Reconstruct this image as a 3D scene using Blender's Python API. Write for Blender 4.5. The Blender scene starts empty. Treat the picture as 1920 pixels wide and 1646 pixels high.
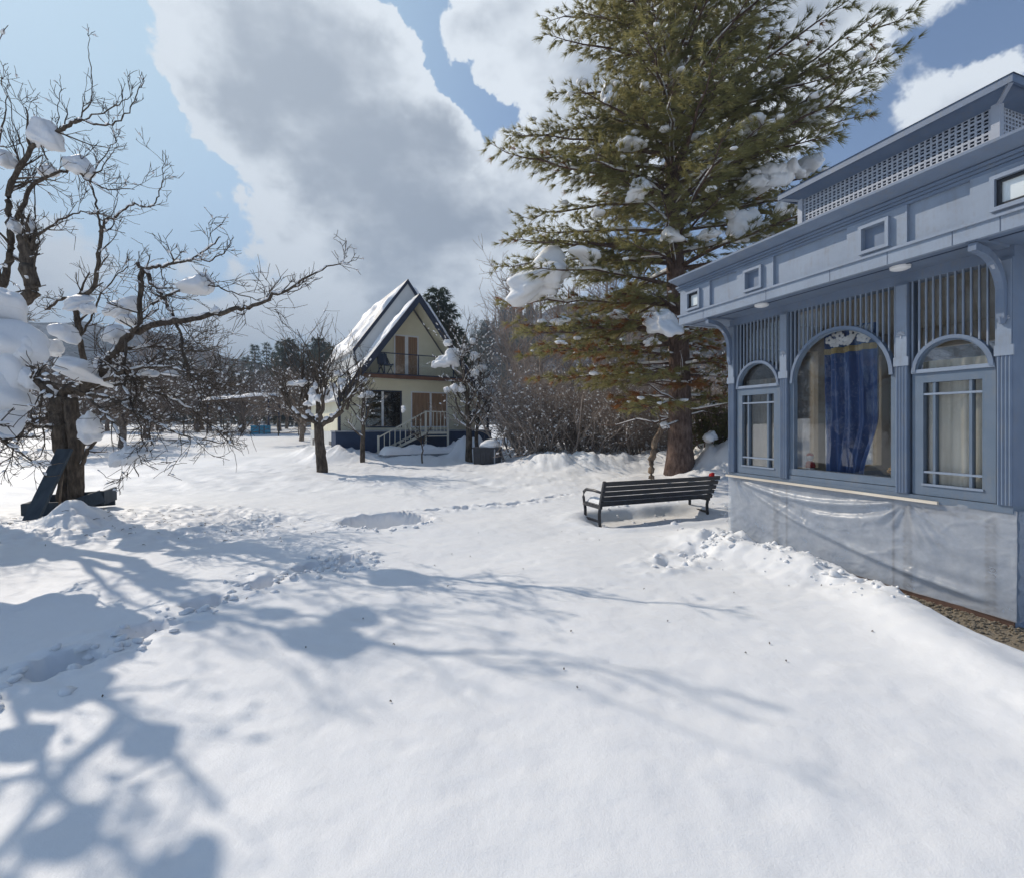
import bpy, math, random
import numpy as np
from mathutils import Vector, Matrix, Euler

# ------------------------------------------------------------------ camera, sky, sun, exposure
S = bpy.context.scene
COL = S.collection
CAMH, FPX, CX, HY = 1.5, 900.0, 960.0, 795.0
cam_d = bpy.data.cameras.new('camera'); cam = bpy.data.objects.new('camera', cam_d); COL.objects.link(cam)
cam.location = (0, 0, CAMH); cam.rotation_euler = (math.radians(90), 0, 0)
cam_d.sensor_fit = 'HORIZONTAL'; cam_d.sensor_width = 36.0; cam_d.lens = 36.0 * FPX / 1920.0
cam_d.shift_y = -(823.0 - HY) / 1920.0
cam_d.clip_start = 0.05; cam_d.clip_end = 5000
S.camera = cam

SUN_EL = math.radians(38.0)
SUN_AZ = math.atan2(-0.81, 0.586)          # measured from +Y towards +X
sun_dir = Vector((math.sin(SUN_AZ) * math.cos(SUN_EL), math.cos(SUN_AZ) * math.cos(SUN_EL), math.sin(SUN_EL)))
sd = bpy.data.lights.new('sun', 'SUN'); sd.energy = 4.0; sd.angle = math.radians(0.45); sd.color = (1.0, 0.90, 0.77)
so = bpy.data.objects.new('sun', sd); COL.objects.link(so)
so.rotation_euler = sun_dir.to_track_quat('Z', 'Y').to_euler()

S.view_settings.view_transform = 'Standard'
try: S.view_settings.look = 'None'
except Exception: pass
S.view_settings.exposure = 0.12; S.view_settings.gamma = 1.0; S.view_settings.use_curve_mapping = False
S.render.engine = 'CYCLES'
S.cycles.use_denoising = True
S.cycles.max_bounces = 7; S.cycles.diffuse_bounces = 3; S.cycles.glossy_bounces = 3; S.cycles.transparent_max_bounces = 16; S.cycles.use_adaptive_sampling = True; S.cycles.adaptive_threshold = 0.02; S.cycles.volume_bounces = 0
S.cycles.sample_clamp_indirect = 6.0

def pxdir(px, py):
    return Vector(((px - CX) / FPX, 1.0, (HY - py) / FPX)).normalized()

world = bpy.data.worlds.new('World'); S.world = world; world.use_nodes = True
def build_world():
    nt = world.node_tree; N = nt.nodes; L = nt.links
    for n in list(N): N.remove(n)
    out = N.new('ShaderNodeOutputWorld'); bg = N.new('ShaderNodeBackground')
    L.new(bg.outputs[0], out.inputs[0])
    def m(op, a, b=None, c=None, clamp=False):
        n = N.new('ShaderNodeMath'); n.operation = op; n.use_clamp = clamp
        for i, v in enumerate((a, b, c)):
            if v is None: continue
            if isinstance(v, (int, float)): n.inputs[i].default_value = v
            else: L.new(v, n.inputs[i])
        return n.outputs[0]
    def ramp(x, lo, hi, a=0.0, b=1.0):
        n = N.new('ShaderNodeMapRange'); n.interpolation_type = 'SMOOTHSTEP'
        L.new(x, n.inputs[0])
        for i, v in enumerate((lo, hi, a, b)): n.inputs[i + 1].default_value = v
        return n.outputs[0]
    def mix(f, a, b):
        n = N.new('ShaderNodeMix'); n.data_type = 'RGBA'; n.clamp_factor = True
        if isinstance(f, float): n.inputs[0].default_value = f
        else: L.new(f, n.inputs[0])
        for s, v in ((n.inputs[6], a), (n.inputs[7], b)):
            if isinstance(v, tuple): s.default_value = (*v, 1)
            else: L.new(v, s)
        return n.outputs[2]
    tc = N.new('ShaderNodeTexCoord'); d = tc.outputs['Generated']
    sep = N.new('ShaderNodeSeparateXYZ'); L.new(d, sep.inputs[0])
    sky = N.new('ShaderNodeTexSky'); sky.sky_type = 'NISHITA'; sky.sun_disc = False
    sky.sun_elevation = SUN_EL; sky.sun_rotation = SUN_AZ
    sky.altitude = 1600; sky.air_density = 1.0; sky.dust_density = 1.2; sky.ozone_density = 1.4
    # Nishita at strength 0.15
    sc = N.new('ShaderNodeVectorMath'); sc.operation = 'SCALE'; L.new(sky.outputs[0], sc.inputs[0]); sc.inputs['Scale'].default_value = 0.15
    blue = sc.outputs[0]
    # clouds: noise on the direction, squeezed towards the horizon
    zz = m('ADD', m('MAXIMUM', sep.outputs[2], 0.0), 0.55)
    cmb = N.new('ShaderNodeCombineXYZ')
    L.new(m('DIVIDE', sep.outputs[0], zz), cmb.inputs[0]); L.new(m('DIVIDE', sep.outputs[1], zz), cmb.inputs[1]); L.new(sep.outputs[2], cmb.inputs[2])
    def noise(scale, det, rough, off, src):
        mp = N.new('ShaderNodeVectorMath'); mp.operation = 'ADD'; L.new(src, mp.inputs[0]); mp.inputs[1].default_value = off
        n = N.new('ShaderNodeTexNoise'); n.inputs['Scale'].default_value = scale; n.inputs['Detail'].default_value = det; n.inputs['Roughness'].default_value = rough
        L.new(mp.outputs[0], n.inputs['Vector']); return n.outputs
    wn = noise(5.6, 6, 0.60, (3.1, 1.7, 0.4), d)
    n1 = wn[0]; n2 = noise(3.4, 5, 0.58, (7.7, 2.2, 5.4), cmb.outputs[0])[0]
    # billowing: the place where each cloud stands is pushed about by the noise
    wv = N.new('ShaderNodeVectorMath'); wv.operation = 'MULTIPLY_ADD'; L.new(wn[1], wv.inputs[0]); wv.inputs[1].default_value = (0.32, 0.32, 0.32); wv.inputs[2].default_value = (-0.16, -0.16, -0.16)
    wd = N.new('ShaderNodeVectorMath'); wd.operation = 'ADD'; L.new(d, wd.inputs[0]); L.new(wv.outputs[0], wd.inputs[1])
    wd2 = N.new('ShaderNodeVectorMath'); wd2.operation = 'NORMALIZE'; L.new(wd.outputs[0], wd2.inputs[0]); dw = wd2.outputs[0]
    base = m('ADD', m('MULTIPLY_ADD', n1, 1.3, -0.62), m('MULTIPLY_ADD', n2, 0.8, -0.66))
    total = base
    for (px, py, sig, w) in CLOUDS:
        v = pxdir(px, py)
        vm = N.new('ShaderNodeVectorMath'); vm.operation = 'DOT_PRODUCT'; L.new(dw, vm.inputs[0]); vm.inputs[1].default_value = v
        k = 2.0 / (sig * sig)
        g = m('EXPONENT', m('MULTIPLY_ADD', vm.outputs['Value'], k, -k))
        total = m('MULTIPLY_ADD', g, w, total)
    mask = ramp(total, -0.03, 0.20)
    depth = m('ADD', m('MULTIPLY', total, 0.50), m('MULTIPLY_ADD', n2, 2.6, -1.25))
    thick = m('MULTIPLY', ramp(depth, 0.16, 1.05), ramp(total, 0.03, 0.42))
    lum = mix(thick, (1.10, 1.09, 1.08), (0.335, 0.365, 0.42))
    # thin bright veil near the horizon and near the sun
    sn = N.new('ShaderNodeVectorMath'); sn.operation = 'DISTANCE'; L.new(d, sn.inputs[0]); sn.inputs[1].default_value = sun_dir
    near = ramp(sn.outputs['Value'], 1.0, 0.2)
    hor = ramp(sep.outputs[2], 0.42, 0.0)
    skyc = mix(m('MULTIPLY', near, 0.75), blue, (0.74, 0.93, 1.0))
    skyc = mix(m('MULTIPLY', hor, 0.65), skyc, (0.60, 0.76, 0.88))
    lumc = mix(m('MULTIPLY', near, 0.40), lum, (0.90, 0.91, 0.92))
    lumc = mix(m('MULTIPLY', hor, 0.45), lumc, (0.74, 0.79, 0.85))
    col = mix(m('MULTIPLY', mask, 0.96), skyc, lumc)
    tint = N.new('ShaderNodeMix'); tint.data_type = 'RGBA'; tint.blend_type = 'MULTIPLY'; tint.inputs[0].default_value = 1.0; L.new(col, tint.inputs[6]); tint.inputs[7].default_value = (0.84, 0.90, 0.96, 1)
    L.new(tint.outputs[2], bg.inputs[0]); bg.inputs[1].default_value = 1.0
    world.cycles.sampling_method = 'NONE'
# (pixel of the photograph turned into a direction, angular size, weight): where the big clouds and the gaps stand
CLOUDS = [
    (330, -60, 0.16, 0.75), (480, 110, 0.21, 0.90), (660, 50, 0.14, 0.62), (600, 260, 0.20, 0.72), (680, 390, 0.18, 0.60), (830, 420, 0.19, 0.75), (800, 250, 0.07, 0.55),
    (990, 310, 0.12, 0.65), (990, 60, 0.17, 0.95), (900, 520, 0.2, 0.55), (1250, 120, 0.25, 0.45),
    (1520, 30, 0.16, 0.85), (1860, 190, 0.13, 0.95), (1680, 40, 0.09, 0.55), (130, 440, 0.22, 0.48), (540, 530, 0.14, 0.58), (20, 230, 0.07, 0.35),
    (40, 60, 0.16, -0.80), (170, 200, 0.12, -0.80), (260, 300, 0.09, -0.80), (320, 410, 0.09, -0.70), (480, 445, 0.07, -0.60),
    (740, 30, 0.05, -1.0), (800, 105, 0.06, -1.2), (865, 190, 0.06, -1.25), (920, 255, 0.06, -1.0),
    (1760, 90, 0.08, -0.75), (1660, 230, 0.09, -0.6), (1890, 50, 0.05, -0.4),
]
build_world()

# ------------------------------------------------------------------ helpers
def P(px, py, D):            # a point seen at this pixel of the photograph, D metres ahead
    return np.array(((px - CX) / FPX * D, D, CAMH + (HY - py) / FPX * D))
def G(px, py, z=0.0):        # the ground point under this pixel
    D = (CAMH - z) * FPX / (py - HY)
    return np.array(((px - CX) / FPX * D, D, z))
def sstep(a, b, x):
    t = np.clip((x - a) / (b - a), 0, 1); return t * t * (3 - 2 * t)
def _hash(ix, iy, seed):
    n = (ix.astype(np.int64) * 374761393 + iy.astype(np.int64) * 668265263 + seed * 1442695041) & 0x7fffffff
    n = ((n ^ (n >> 13)) * 1274126177) & 0x7fffffff
    return ((n ^ (n >> 16)) & 0xffff) / 65535.0
def vnoise(x, y, seed=0):
    ix = np.floor(x); iy = np.floor(y); fx = x - ix; fy = y - iy
    fx = fx * fx * fx * (fx * (fx * 6 - 15) + 10); fy = fy * fy * fy * (fy * (fy * 6 - 15) + 10)
    a = _hash(ix, iy, seed); b = _hash(ix + 1, iy, seed); c = _hash(ix, iy + 1, seed); d = _hash(ix + 1, iy + 1, seed)
    return (a + (b - a) * fx) * (1 - fy) + (c + (d - c) * fx) * fy - 0.5
def fbm(x, y, seed=0, o=4):
    s = 0; a = 1.0
    for i in range(o):
        s = s + a * vnoise(x * 2 ** i + 17.3 * i, y * 2 ** i - 9.1 * i, seed + i); a *= 0.5
    return s

def tag(o, label=None, cat=None, group=None, kind=None):
    if label: o['label'] = label
    if cat: o['category'] = cat
    if group: o['group'] = group
    if kind: o['kind'] = kind
    return o
def empty(name, loc, rz=0.0):
    o = bpy.data.objects.new(name, None); COL.objects.link(o); o.location = loc; o.rotation_euler = (0, 0, rz)
    o.empty_display_size = 0.2
    return o
def link(name, me, mat, parent=None):
    o = bpy.data.objects.new(name, me); COL.objects.link(o)
    if mat is not None and not me.materials: me.materials.append(mat)
    if parent is not None: o.parent = parent
    return o
class MB:
    """collects shapes; build() links them as ONE mesh object"""
    def __init__(s): s.v = []; s.q = []; s.t = []; s.n = 0; s.poly = []
    def add(s, V, quads=None, tris=None):
        V = np.asarray(V, float).reshape(-1, 3)
        if quads is not None and len(quads): s.q.append(np.asarray(quads, np.int64).reshape(-1, 4) + s.n)
        if tris is not None and len(tris): s.t.append(np.asarray(tris, np.int64).reshape(-1, 3) + s.n)
        s.v.append(V); s.n += len(V)
        return s
    def box(s, x0, x1, y0, y1, z0, z1):
        V = [(x, y, z) for z in (z0, z1) for y in (y0, y1) for x in (x0, x1)]
        return s.add(V, [(0, 2, 3, 1), (4, 5, 7, 6), (0, 1, 5, 4), (2, 6, 7, 3), (0, 4, 6, 2), (1, 3, 7, 5)])
    def bar(s, a, b, w, h, up=(0, 0, 1)):
        a = np.asarray(a, float); b = np.asarray(b, float); d = b - a; d /= np.linalg.norm(d)
        up = np.asarray(up, float)
        if abs(np.dot(up, d)) > 0.95: up = np.array((1.0, 0, 0))
        sx = np.cross(d, up); sx /= np.linalg.norm(sx); u = np.cross(sx, d)
        V = []
        for p in (a, b):
            for i, j in ((-1, -1), (1, -1), (1, 1), (-1, 1)): V.append(p + sx * i * w / 2 + u * j * h / 2)
        return s.add(V, [(0, 3, 2, 1), (4, 5, 6, 7), (0, 1, 5, 4), (1, 2, 6, 5), (2, 3, 7, 6), (3, 0, 4, 7)])
    def extrude(s, poly, y0, y1, axis='y'):
        """poly of (a, b) pairs; axis y -> (x,z), axis x -> (y,z), axis z -> (x,y)"""
        n = len(poly); V = []
        for yy in (y0, y1):
            for a, b in poly:
                V.append((a, yy, b) if axis == 'y' else (yy, a, b) if axis == 'x' else (a, b, yy))
        q = [(i, (i + 1) % n, n + (i + 1) % n, n + i) for i in range(n)]
        off = s.n
        s.add(V, q)
        s.poly.append([off + i for i in range(n)][::-1]); s.poly.append([off + n + i for i in range(n)])
        return s
    def strip_extrude(s, inner, outer, y0, y1):
        """band between two polylines (x,z) of equal length, between y0 and y1"""
        n = len(inner); V = []
        for yy in (y0, y1):
            V += [(a, yy, b) for a, b in inner]; V += [(a, yy, b) for a, b in outer]
        q = []
        for i in range(n - 1):
            a, b, c, d = i, i + 1, n + i + 1, n + i
            q += [(a, b, c, d), (2 * n + d, 2 * n + c, 2 * n + b, 2 * n + a), (a, 2 * n + a, 2 * n + b, b), (d, c, 2 * n + c, 2 * n + d)]
        q += [(0, n, 3 * n, 2 * n), (n - 1, 3 * n - 1, 4 * n - 1, 2 * n - 1)]
        return s.add(V, q)
    def tube(s, pts, radii, sides=6, sz=1.0, cap=True):
        p = np.asarray(pts, float); n = len(p); r = np.broadcast_to(np.asarray(radii, float), (n,))
        t = np.empty_like(p); t[1:-1] = p[2:] - p[:-2]; t[0] = p[1] - p[0]; t[-1] = p[-1] - p[-2]
        t /= np.linalg.norm(t, axis=1)[:, None] + 1e-9
        ref = np.array((0.0, 0, 1.0)) if abs(t[:, 2]).mean() < 0.8 else np.array((1.0, 0, 0))
        a = np.cross(t, ref); a /= np.linalg.norm(a, axis=1)[:, None] + 1e-9
        b = np.cross(a, t)
        an = np.arange(sides) * 2 * math.pi / sides
        V = p[:, None, :] + r[:, None, None] * (np.cos(an)[None, :, None] * a[:, None, :] + sz * np.sin(an)[None, :, None] * b[:, None, :])
        i = np.arange(n - 1)[:, None] * sides; j = np.arange(sides)[None, :]; k = (j + 1) % sides
        Q = np.stack([i + j, i + k, i + sides + k, i + sides + j], -1).reshape(-1, 4)
        tr = []
        V = V.reshape(-1, 3)
        if cap and sides >= 4:
            V = np.vstack([V, p[0] - t[0] * r[0] * 0.2, p[-1] + t[-1] * r[-1] * 0.2])
            m0 = n * sides
            for jj in range(sides):
                tr.append((m0, (jj + 1) % sides, jj)); tr.append((m0 + 1, (n - 1) * sides + jj, (n - 1) * sides + (jj + 1) % sides))
        return s.add(V, Q, tr)
    def build(s, name, mat, parent=None, smooth=False):
        return link(name, s.mesh(name, smooth), mat, parent)
    def mesh(s, name, smooth=False):
        me = bpy.data.meshes.new(name)
        V = np.vstack(s.v) if s.v else np.zeros((0, 3))
        Q = np.vstack(s.q) if s.q else np.zeros((0, 4), np.int64)
        T = np.vstack(s.t) if s.t else np.zeros((0, 3), np.int64)
        pl = [len(x) for x in s.poly]; pi = [i for x in s.poly for i in x]
        me.vertices.add(len(V)); me.vertices.foreach_set('co', V.astype(np.float32).ravel())
        nl = Q.size + T.size + len(pi); me.loops.add(nl)
        me.loops.foreach_set('vertex_index', np.concatenate([Q.ravel(), T.ravel(), np.asarray(pi, np.int64)]).astype(np.int32))
        tot = np.concatenate([np.full(len(Q), 4), np.full(len(T), 3), np.asarray(pl, np.int64)]).astype(np.int32)
        st = np.concatenate([[0], np.cumsum(tot)[:-1]]).astype(np.int32) if len(tot) else tot
        me.polygons.add(len(tot)); me.polygons.foreach_set('loop_start', st)
        me.polygons.foreach_set('use_smooth', np.full(len(tot), bool(smooth)))
        me.update(calc_edges=True); me.validate()
        return me

def ico(sub):
    import bmesh
    bm = bmesh.new(); bmesh.ops.create_icosphere(bm, subdivisions=sub, radius=1.0)
    bm.verts.ensure_lookup_table()
    V = np.array([v.co[:] for v in bm.verts]); F = np.array([[v.index for v in f.verts] for f in bm.faces]); bm.free()
    return V, F
ICO = {k: ico(k) for k in (1, 2, 3, 4)}
def blob(mb, c, rx, ry, rz, seed, sub=3, rough=0.22, flat=0.35, rot=0.0, tilt=0.0):
    """a lump of settled snow: rounded above, flatter and ragged below"""
    V, F = ICO[sub]; rng = np.random.RandomState(seed); V = V.copy()
    k = np.zeros(len(V))
    for i, (fr, am) in enumerate(((1.6, 1.0), (2.7, 0.8), (4.8, 0.45), (8.5, 0.24))):
        for _ in range(3):
            w = rng.normal(size=3); w /= np.linalg.norm(w)
            k += am * np.sin(V @ w * fr * 1.7 + rng.uniform(0, 6.28)) / 2.2
    lower = sstep(0.2, -0.9, V[:, 2])
    k = k * (1 + 0.8 * lower)
    V = V * (1 + rough * k * 0.6)[:, None]
    V[:, 2] = np.where(V[:, 2] < 0, V[:, 2] * flat, V[:, 2])
    V = V * np.array((rx, ry, rz))
    c_, s_ = math.cos(tilt), math.sin(tilt)
    V = np.stack([V[:, 0] * c_ - V[:, 2] * s_, V[:, 1], V[:, 0] * s_ + V[:, 2] * c_], 1)
    c_, s_ = math.cos(rot), math.sin(rot)
    V = np.stack([V[:, 0] * c_ - V[:, 1] * s_, V[:, 0] * s_ + V[:, 1] * c_, V[:, 2]], 1)
    mb.add(V + np.asarray(c), None, F)

# ------------------------------------------------------------------ materials
def mat(name, build):
    m_ = bpy.data.materials.new(name); m_.use_nodes = True
    nt = m_.node_tree; b = nt.nodes['Principled BSDF']; build(nt, nt.nodes, nt.links, b); return m_
def coords(N, L, scale=(1, 1, 1), kind='Object'):
    tc = N.new('ShaderNodeTexCoord'); mp = N.new('ShaderNodeMapping'); L.new(tc.outputs[kind], mp.inputs[0]); mp.inputs['Scale'].default_value = scale
    return mp.outputs[0]
def ntex(N, L, vec, scale, det=5, rough=0.55):
    n = N.new('ShaderNodeTexNoise'); L.new(vec, n.inputs['Vector']); n.inputs['Scale'].default_value = scale
    n.inputs['Detail'].default_value = det; n.inputs['Roughness'].default_value = rough; return n.outputs[0]
def cramp(N, L, f, stops):
    r = N.new('ShaderNodeValToRGB'); L.new(f, r.inputs[0]); e = r.color_ramp.elements
    while len(e) < len(stops): e.new(0.5)
    for i, (p, c) in enumerate(stops): e[i].position = p; e[i].color = (*c, 1)
    return r.outputs[0]
def bump(N, L, b, h, strength, dist):
    n = N.new('ShaderNodeBump'); L.new(h, n.inputs['Height']); n.inputs['Strength'].default_value = strength; n.inputs['Distance'].default_value = dist
    L.new(n.outputs[0], b.inputs['Normal'])
def varied(name, c0, c1, scale=6, rough=0.7, bs=0.3, bd=0.01, stretch=(1, 1, 1), det=6, spec=0.3, c2=None, kind='Object', wear=0.0):
    def f(nt, N, L, b):
        v = coords(N, L, stretch, kind); n = ntex(N, L, v, scale, det)
        st = [(0.3, c0), (0.7, c1)] if c2 is None else [(0.25, c0), (0.5, c1), (0.75, c2)]
        L.new(cramp(N, L, n, st), b.inputs['Base Color'])
        b.inputs['Roughness'].default_value = rough; b.inputs['Specular IOR Level'].default_value = spec
        n2 = ntex(N, L, v, scale * 5, 4)
        if wear:
            st_ = ntex(N, L, coords(N, L, (14, 14, 1.1), kind), 2.2, 6, 0.7); bl = ntex(N, L, coords(N, L, (1, 1, 1), kind), 9.0, 7, 0.75)
            ml = N.new('ShaderNodeMath'); ml.operation = 'MULTIPLY'; L.new(st_, ml.inputs[0]); L.new(bl, ml.inputs[1])
            mr = N.new('ShaderNodeMapRange'); L.new(ml.outputs[0], mr.inputs[0]); mr.inputs[1].default_value = 0.25; mr.inputs[2].default_value = 0.42; mr.inputs[3].default_value = 0.0; mr.inputs[4].default_value = wear
            mx = N.new('ShaderNodeMix'); mx.data_type = 'RGBA'; L.new(mr.outputs[0], mx.inputs[0])
            src = b.inputs['Base Color'].links[0].from_socket; L.new(src, mx.inputs[6]); mx.inputs[7].default_value = (0.20, 0.205, 0.21, 1); L.new(mx.outputs[2], b.inputs['Base Color'])
        bump(N, L, b, n2, bs, bd)
    return mat(name, f)
def f_snow(scale_big):
    def f(nt, N, L, b):
        v = coords(N, L)
        n = ntex(N, L, v, 1.3, 5)
        L.new(cramp(N, L, n, [(0.3, (0.83, 0.835, 0.845)), (0.7, (0.88, 0.88, 0.88))]), b.inputs['Base Color'])
        b.inputs['Roughness'].default_value = 0.55; b.inputs['Specular IOR Level'].default_value = 0.25
        a = ntex(N, L, v, 7.0, 7, 0.55); c = ntex(N, L, v, 150.0, 3, 0.6)
        ad = N.new('ShaderNodeMath'); ad.operation = 'MULTIPLY_ADD'; L.new(c, ad.inputs[0]); ad.inputs[1].default_value = 0.16; L.new(a, ad.inputs[2])
        bump(N, L, b, ad.outputs[0], 0.45, 0.035 * scale_big)
    return f
M = {}
M['snow'] = mat('snow', f_snow(0.6))
M['clump'] = mat('snow_clump', f_snow(0.8))
def f_bark(c0, c1, c2):
    def f(nt, N, L, b):
        v = coords(N, L, (1, 1, 0.25)); n = ntex(N, L, v, 22, 6, 0.65); big = ntex(N, L, coords(N, L), 3.0, 3)
        mx = N.new('ShaderNodeMath'); mx.operation = 'MULTIPLY_ADD'; L.new(big, mx.inputs[0]); mx.inputs[1].default_value = 0.5; L.new(n, mx.inputs[2])
        L.new(cramp(N, L, mx.outputs[0], [(0.5, c0), (0.75, c1), (1.0, c2)]), b.inputs['Base Color'])
        b.inputs['Roughness'].default_value = 0.9; b.inputs['Specular IOR Level'].default_value = 0.15
        bump(N, L, b, n, 0.9, 0.03)
    return f
M['bark'] = mat('apple_bark', f_bark((0.030, 0.024, 0.020), (0.095, 0.075, 0.058), (0.19, 0.155, 0.12)))
M['bark_far'] = mat('far_bark', f_bark((0.085, 0.066, 0.055), (0.20, 0.16, 0.13), (0.30, 0.25, 0.21)))
M['bark_brush'] = mat('brush_bark', f_bark((0.19, 0.15, 0.128), (0.37, 0.305, 0.26), (0.49, 0.42, 0.365)))
M['bark_pine'] = mat('pine_bark', f_bark((0.045, 0.030, 0.025), (0.13, 0.088, 0.072), (0.24, 0.175, 0.145)))
M['wood_dead'] = mat('dead_wood', f_bark((0.08, 0.055, 0.04), (0.20, 0.15, 0.11), (0.34, 0.27, 0.20)))
def f_needle(c0, c1, c2, sc=0.9):
    def f(nt, N, L, b):
        v = coords(N, L); n = ntex(N, L, v, sc, 5, 0.7)
        L.new(cramp(N, L, n, [(0.30, c0), (0.5, c1), (0.70, c2)]), b.inputs['Base Color'])
        b.inputs['Roughness'].default_value = 0.55; b.inputs['Specular IOR Level'].default_value = 0.3
        tr = N.new('ShaderNodeBsdfTranslucent'); tr.inputs[0].default_value = (*c2, 1)
        ms = N.new('ShaderNodeMixShader'); ms.inputs[0].default_value = 0.42
        out = [x for x in N if x.type == 'OUTPUT_MATERIAL'][0]
        L.new(b.outputs[0], ms.inputs[1]); L.new(tr.outputs[0], ms.inputs[2]); L.new(ms.outputs[0], out.inputs[0])
    return f
M['needle'] = mat('pine_needle', f_needle((0.115, 0.125, 0.048), (0.228, 0.22, 0.088), (0.36, 0.32, 0.135)))
M['needle_brown'] = mat('dead_needle', f_needle((0.12, 0.06, 0.025), (0.24, 0.115, 0.04), (0.33, 0.14, 0.045)))
M['needle_dark'] = mat('dark_needle', f_needle((0.018, 0.032, 0.022), (0.035, 0.055, 0.034), (0.06, 0.08, 0.05)))
M['needle_bush'] = mat('bush_needle', f_needle((0.05, 0.055, 0.02), (0.10, 0.105, 0.035), (0.18, 0.165, 0.06)))
M['paint'] = varied('blue_grey_paint', (0.135, 0.18, 0.26), (0.17, 0.22, 0.305), 5, 0.5, 0.12, 0.004, spec=0.35, wear=0.55)
M['paint_light'] = varied('pale_blue_paint', (0.22, 0.27, 0.35), (0.26, 0.315, 0.40), 4, 0.5, 0.10, 0.004, spec=0.35, wear=0.55)
M['paint_frame'] = varied('slate_frame_paint', (0.115, 0.16, 0.22), (0.145, 0.19, 0.255), 6, 0.45, 0.10, 0.003, spec=0.4, wear=0.55)
M['paint_dark'] = varied('dark_blue_paint', (0.04, 0.06, 0.10), (0.07, 0.095, 0.15), 6, 0.5, 0.1, 0.003)
M['lattice'] = varied('pale_lattice_paint', (0.38, 0.41, 0.47), (0.47, 0.50, 0.55), 6, 0.6, 0.1, 0.003)
M['white'] = varied('white_enamel', (0.74, 0.75, 0.76), (0.82, 0.82, 0.82), 5, 0.4, 0.05, 0.002)
M['black'] = varied('black_painted_metal', (0.012, 0.013, 0.018), (0.026, 0.028, 0.035), 12, 0.38, 0.2, 0.002, spec=0.5)
M['bin'] = varied('dark_plastic', (0.012, 0.014, 0.022), (0.028, 0.032, 0.045), 8, 0.45, 0.25, 0.004, spec=0.5)
M['board'] = varied('slate_board', (0.028, 0.040, 0.055), (0.055, 0.072, 0.09), 9, 0.65, 0.3, 0.004, (1, 1, 0.3))
M['red'] = varied('red_cloth', (0.32, 0.01, 0.012), (0.45, 0.02, 0.02), 20, 0.8, 0.4, 0.004)
M['timber'] = varied('raw_timber', (0.58, 0.51, 0.42), (0.74, 0.68, 0.58), 9, 0.7, 0.25, 0.003, (0.3, 3, 3))
M['cream'] = varied('cream_plaster', (0.74, 0.70, 0.53), (0.82, 0.78, 0.61), 1.6, 0.85, 0.15, 0.006)
M['cream_soffit'] = varied('cream_boarding', (0.74, 0.71, 0.55), (0.82, 0.78, 0.62), 3, 0.7, 0.1, 0.004)
M['gable_white'] = varied('pale_gable_sheet', (0.60, 0.61, 0.60), (0.70, 0.70, 0.68), 1.5, 0.7, 0.1, 0.006)
M['plinth'] = varied('navy_plinth_paint', (0.022, 0.042, 0.088), (0.035, 0.06, 0.12), 2, 0.65, 0.2, 0.006)
M['trim'] = varied('dark_blue_bargeboard', (0.022, 0.030, 0.052), (0.04, 0.05, 0.08), 4, 0.5, 0.1, 0.004)
M['roof'] = varied('roof_sheet', (0.30, 0.30, 0.31), (0.42, 0.42, 0.43), 2, 0.5, 0.2, 0.006)
M['brown'] = varied('brown_curtain', (0.26, 0.155, 0.09), (0.38, 0.24, 0.15), 3, 0.8, 0.3, 0.01, (6, 6, 0.4))
M['rust'] = varied('rust_brown_beam', (0.12, 0.055, 0.03), (0.18, 0.085, 0.05), 4, 0.7, 0.2, 0.004)
M['rail'] = varied('cream_rail_paint', (0.60, 0.57, 0.48), (0.70, 0.67, 0.57), 8, 0.5, 0.1, 0.002)
M['concrete'] = varied('grey_concrete', (0.26, 0.28, 0.31), (0.38, 0.40, 0.43), 5, 0.9, 0.3, 0.006)
M['turquoise'] = varied('turquoise_paint', (0.03, 0.26, 0.42), (0.05, 0.34, 0.50), 4, 0.5, 0.1, 0.003)
M['gravel'] = varied('gravel', (0.16, 0.13, 0.095), (0.46, 0.385, 0.285), 42, 0.95, 1.0, 0.03, det=8, c2=(0.30, 0.25, 0.185))
M['brick'] = varied('red_brick_edge', (0.09, 0.055, 0.042), (0.15, 0.09, 0.068), 14, 0.9, 0.3, 0.004)
M['inside'] = varied('interior_boarding', (0.45, 0.39, 0.30), (0.58, 0.51, 0.41), 2.5, 0.8, 0.15, 0.004)
M['net'] = varied('beige_net_curtain', (0.66, 0.61, 0.51), (0.80, 0.76, 0.66), 3.5, 0.9, 0.3, 0.01, (5, 5, 0.6))
M['clay'] = varied('terracotta', (0.36, 0.13, 0.07), (0.48, 0.19, 0.10), 10, 0.85, 0.2, 0.003)
M['straw'] = varied('dry_flower', (0.50, 0.26, 0.07), (0.62, 0.40, 0.13), 14, 0.9, 0.3, 0.004)
M['doll_white'] = varied('white_cloth', (0.62, 0.60, 0.58), (0.74, 0.72, 0.70), 10, 0.9, 0.2, 0.003)
def f_curtain(nt, N, L, b):
    tc = N.new('ShaderNodeTexCoord'); sp = N.new('ShaderNodeSeparateXYZ'); L.new(tc.outputs['Object'], sp.inputs[0])
    v = coords(N, L, (5, 5, 0.8)); n = ntex(N, L, v, 3, 5)
    L.new(cramp(N, L, n, [(0.3, (0.030, 0.070, 0.20)), (0.7, (0.060, 0.125, 0.30))]), b.inputs['Base Color'])
    b.inputs['Roughness'].default_value = 0.75; b.inputs['Sheen Weight'].default_value = 0.3
M['curtain'] = mat('blue_velvet', f_curtain)
M['gold'] = varied('gold_braid', (0.36, 0.27, 0.11), (0.46, 0.36, 0.17), 20, 0.6, 0.3, 0.003)
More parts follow.
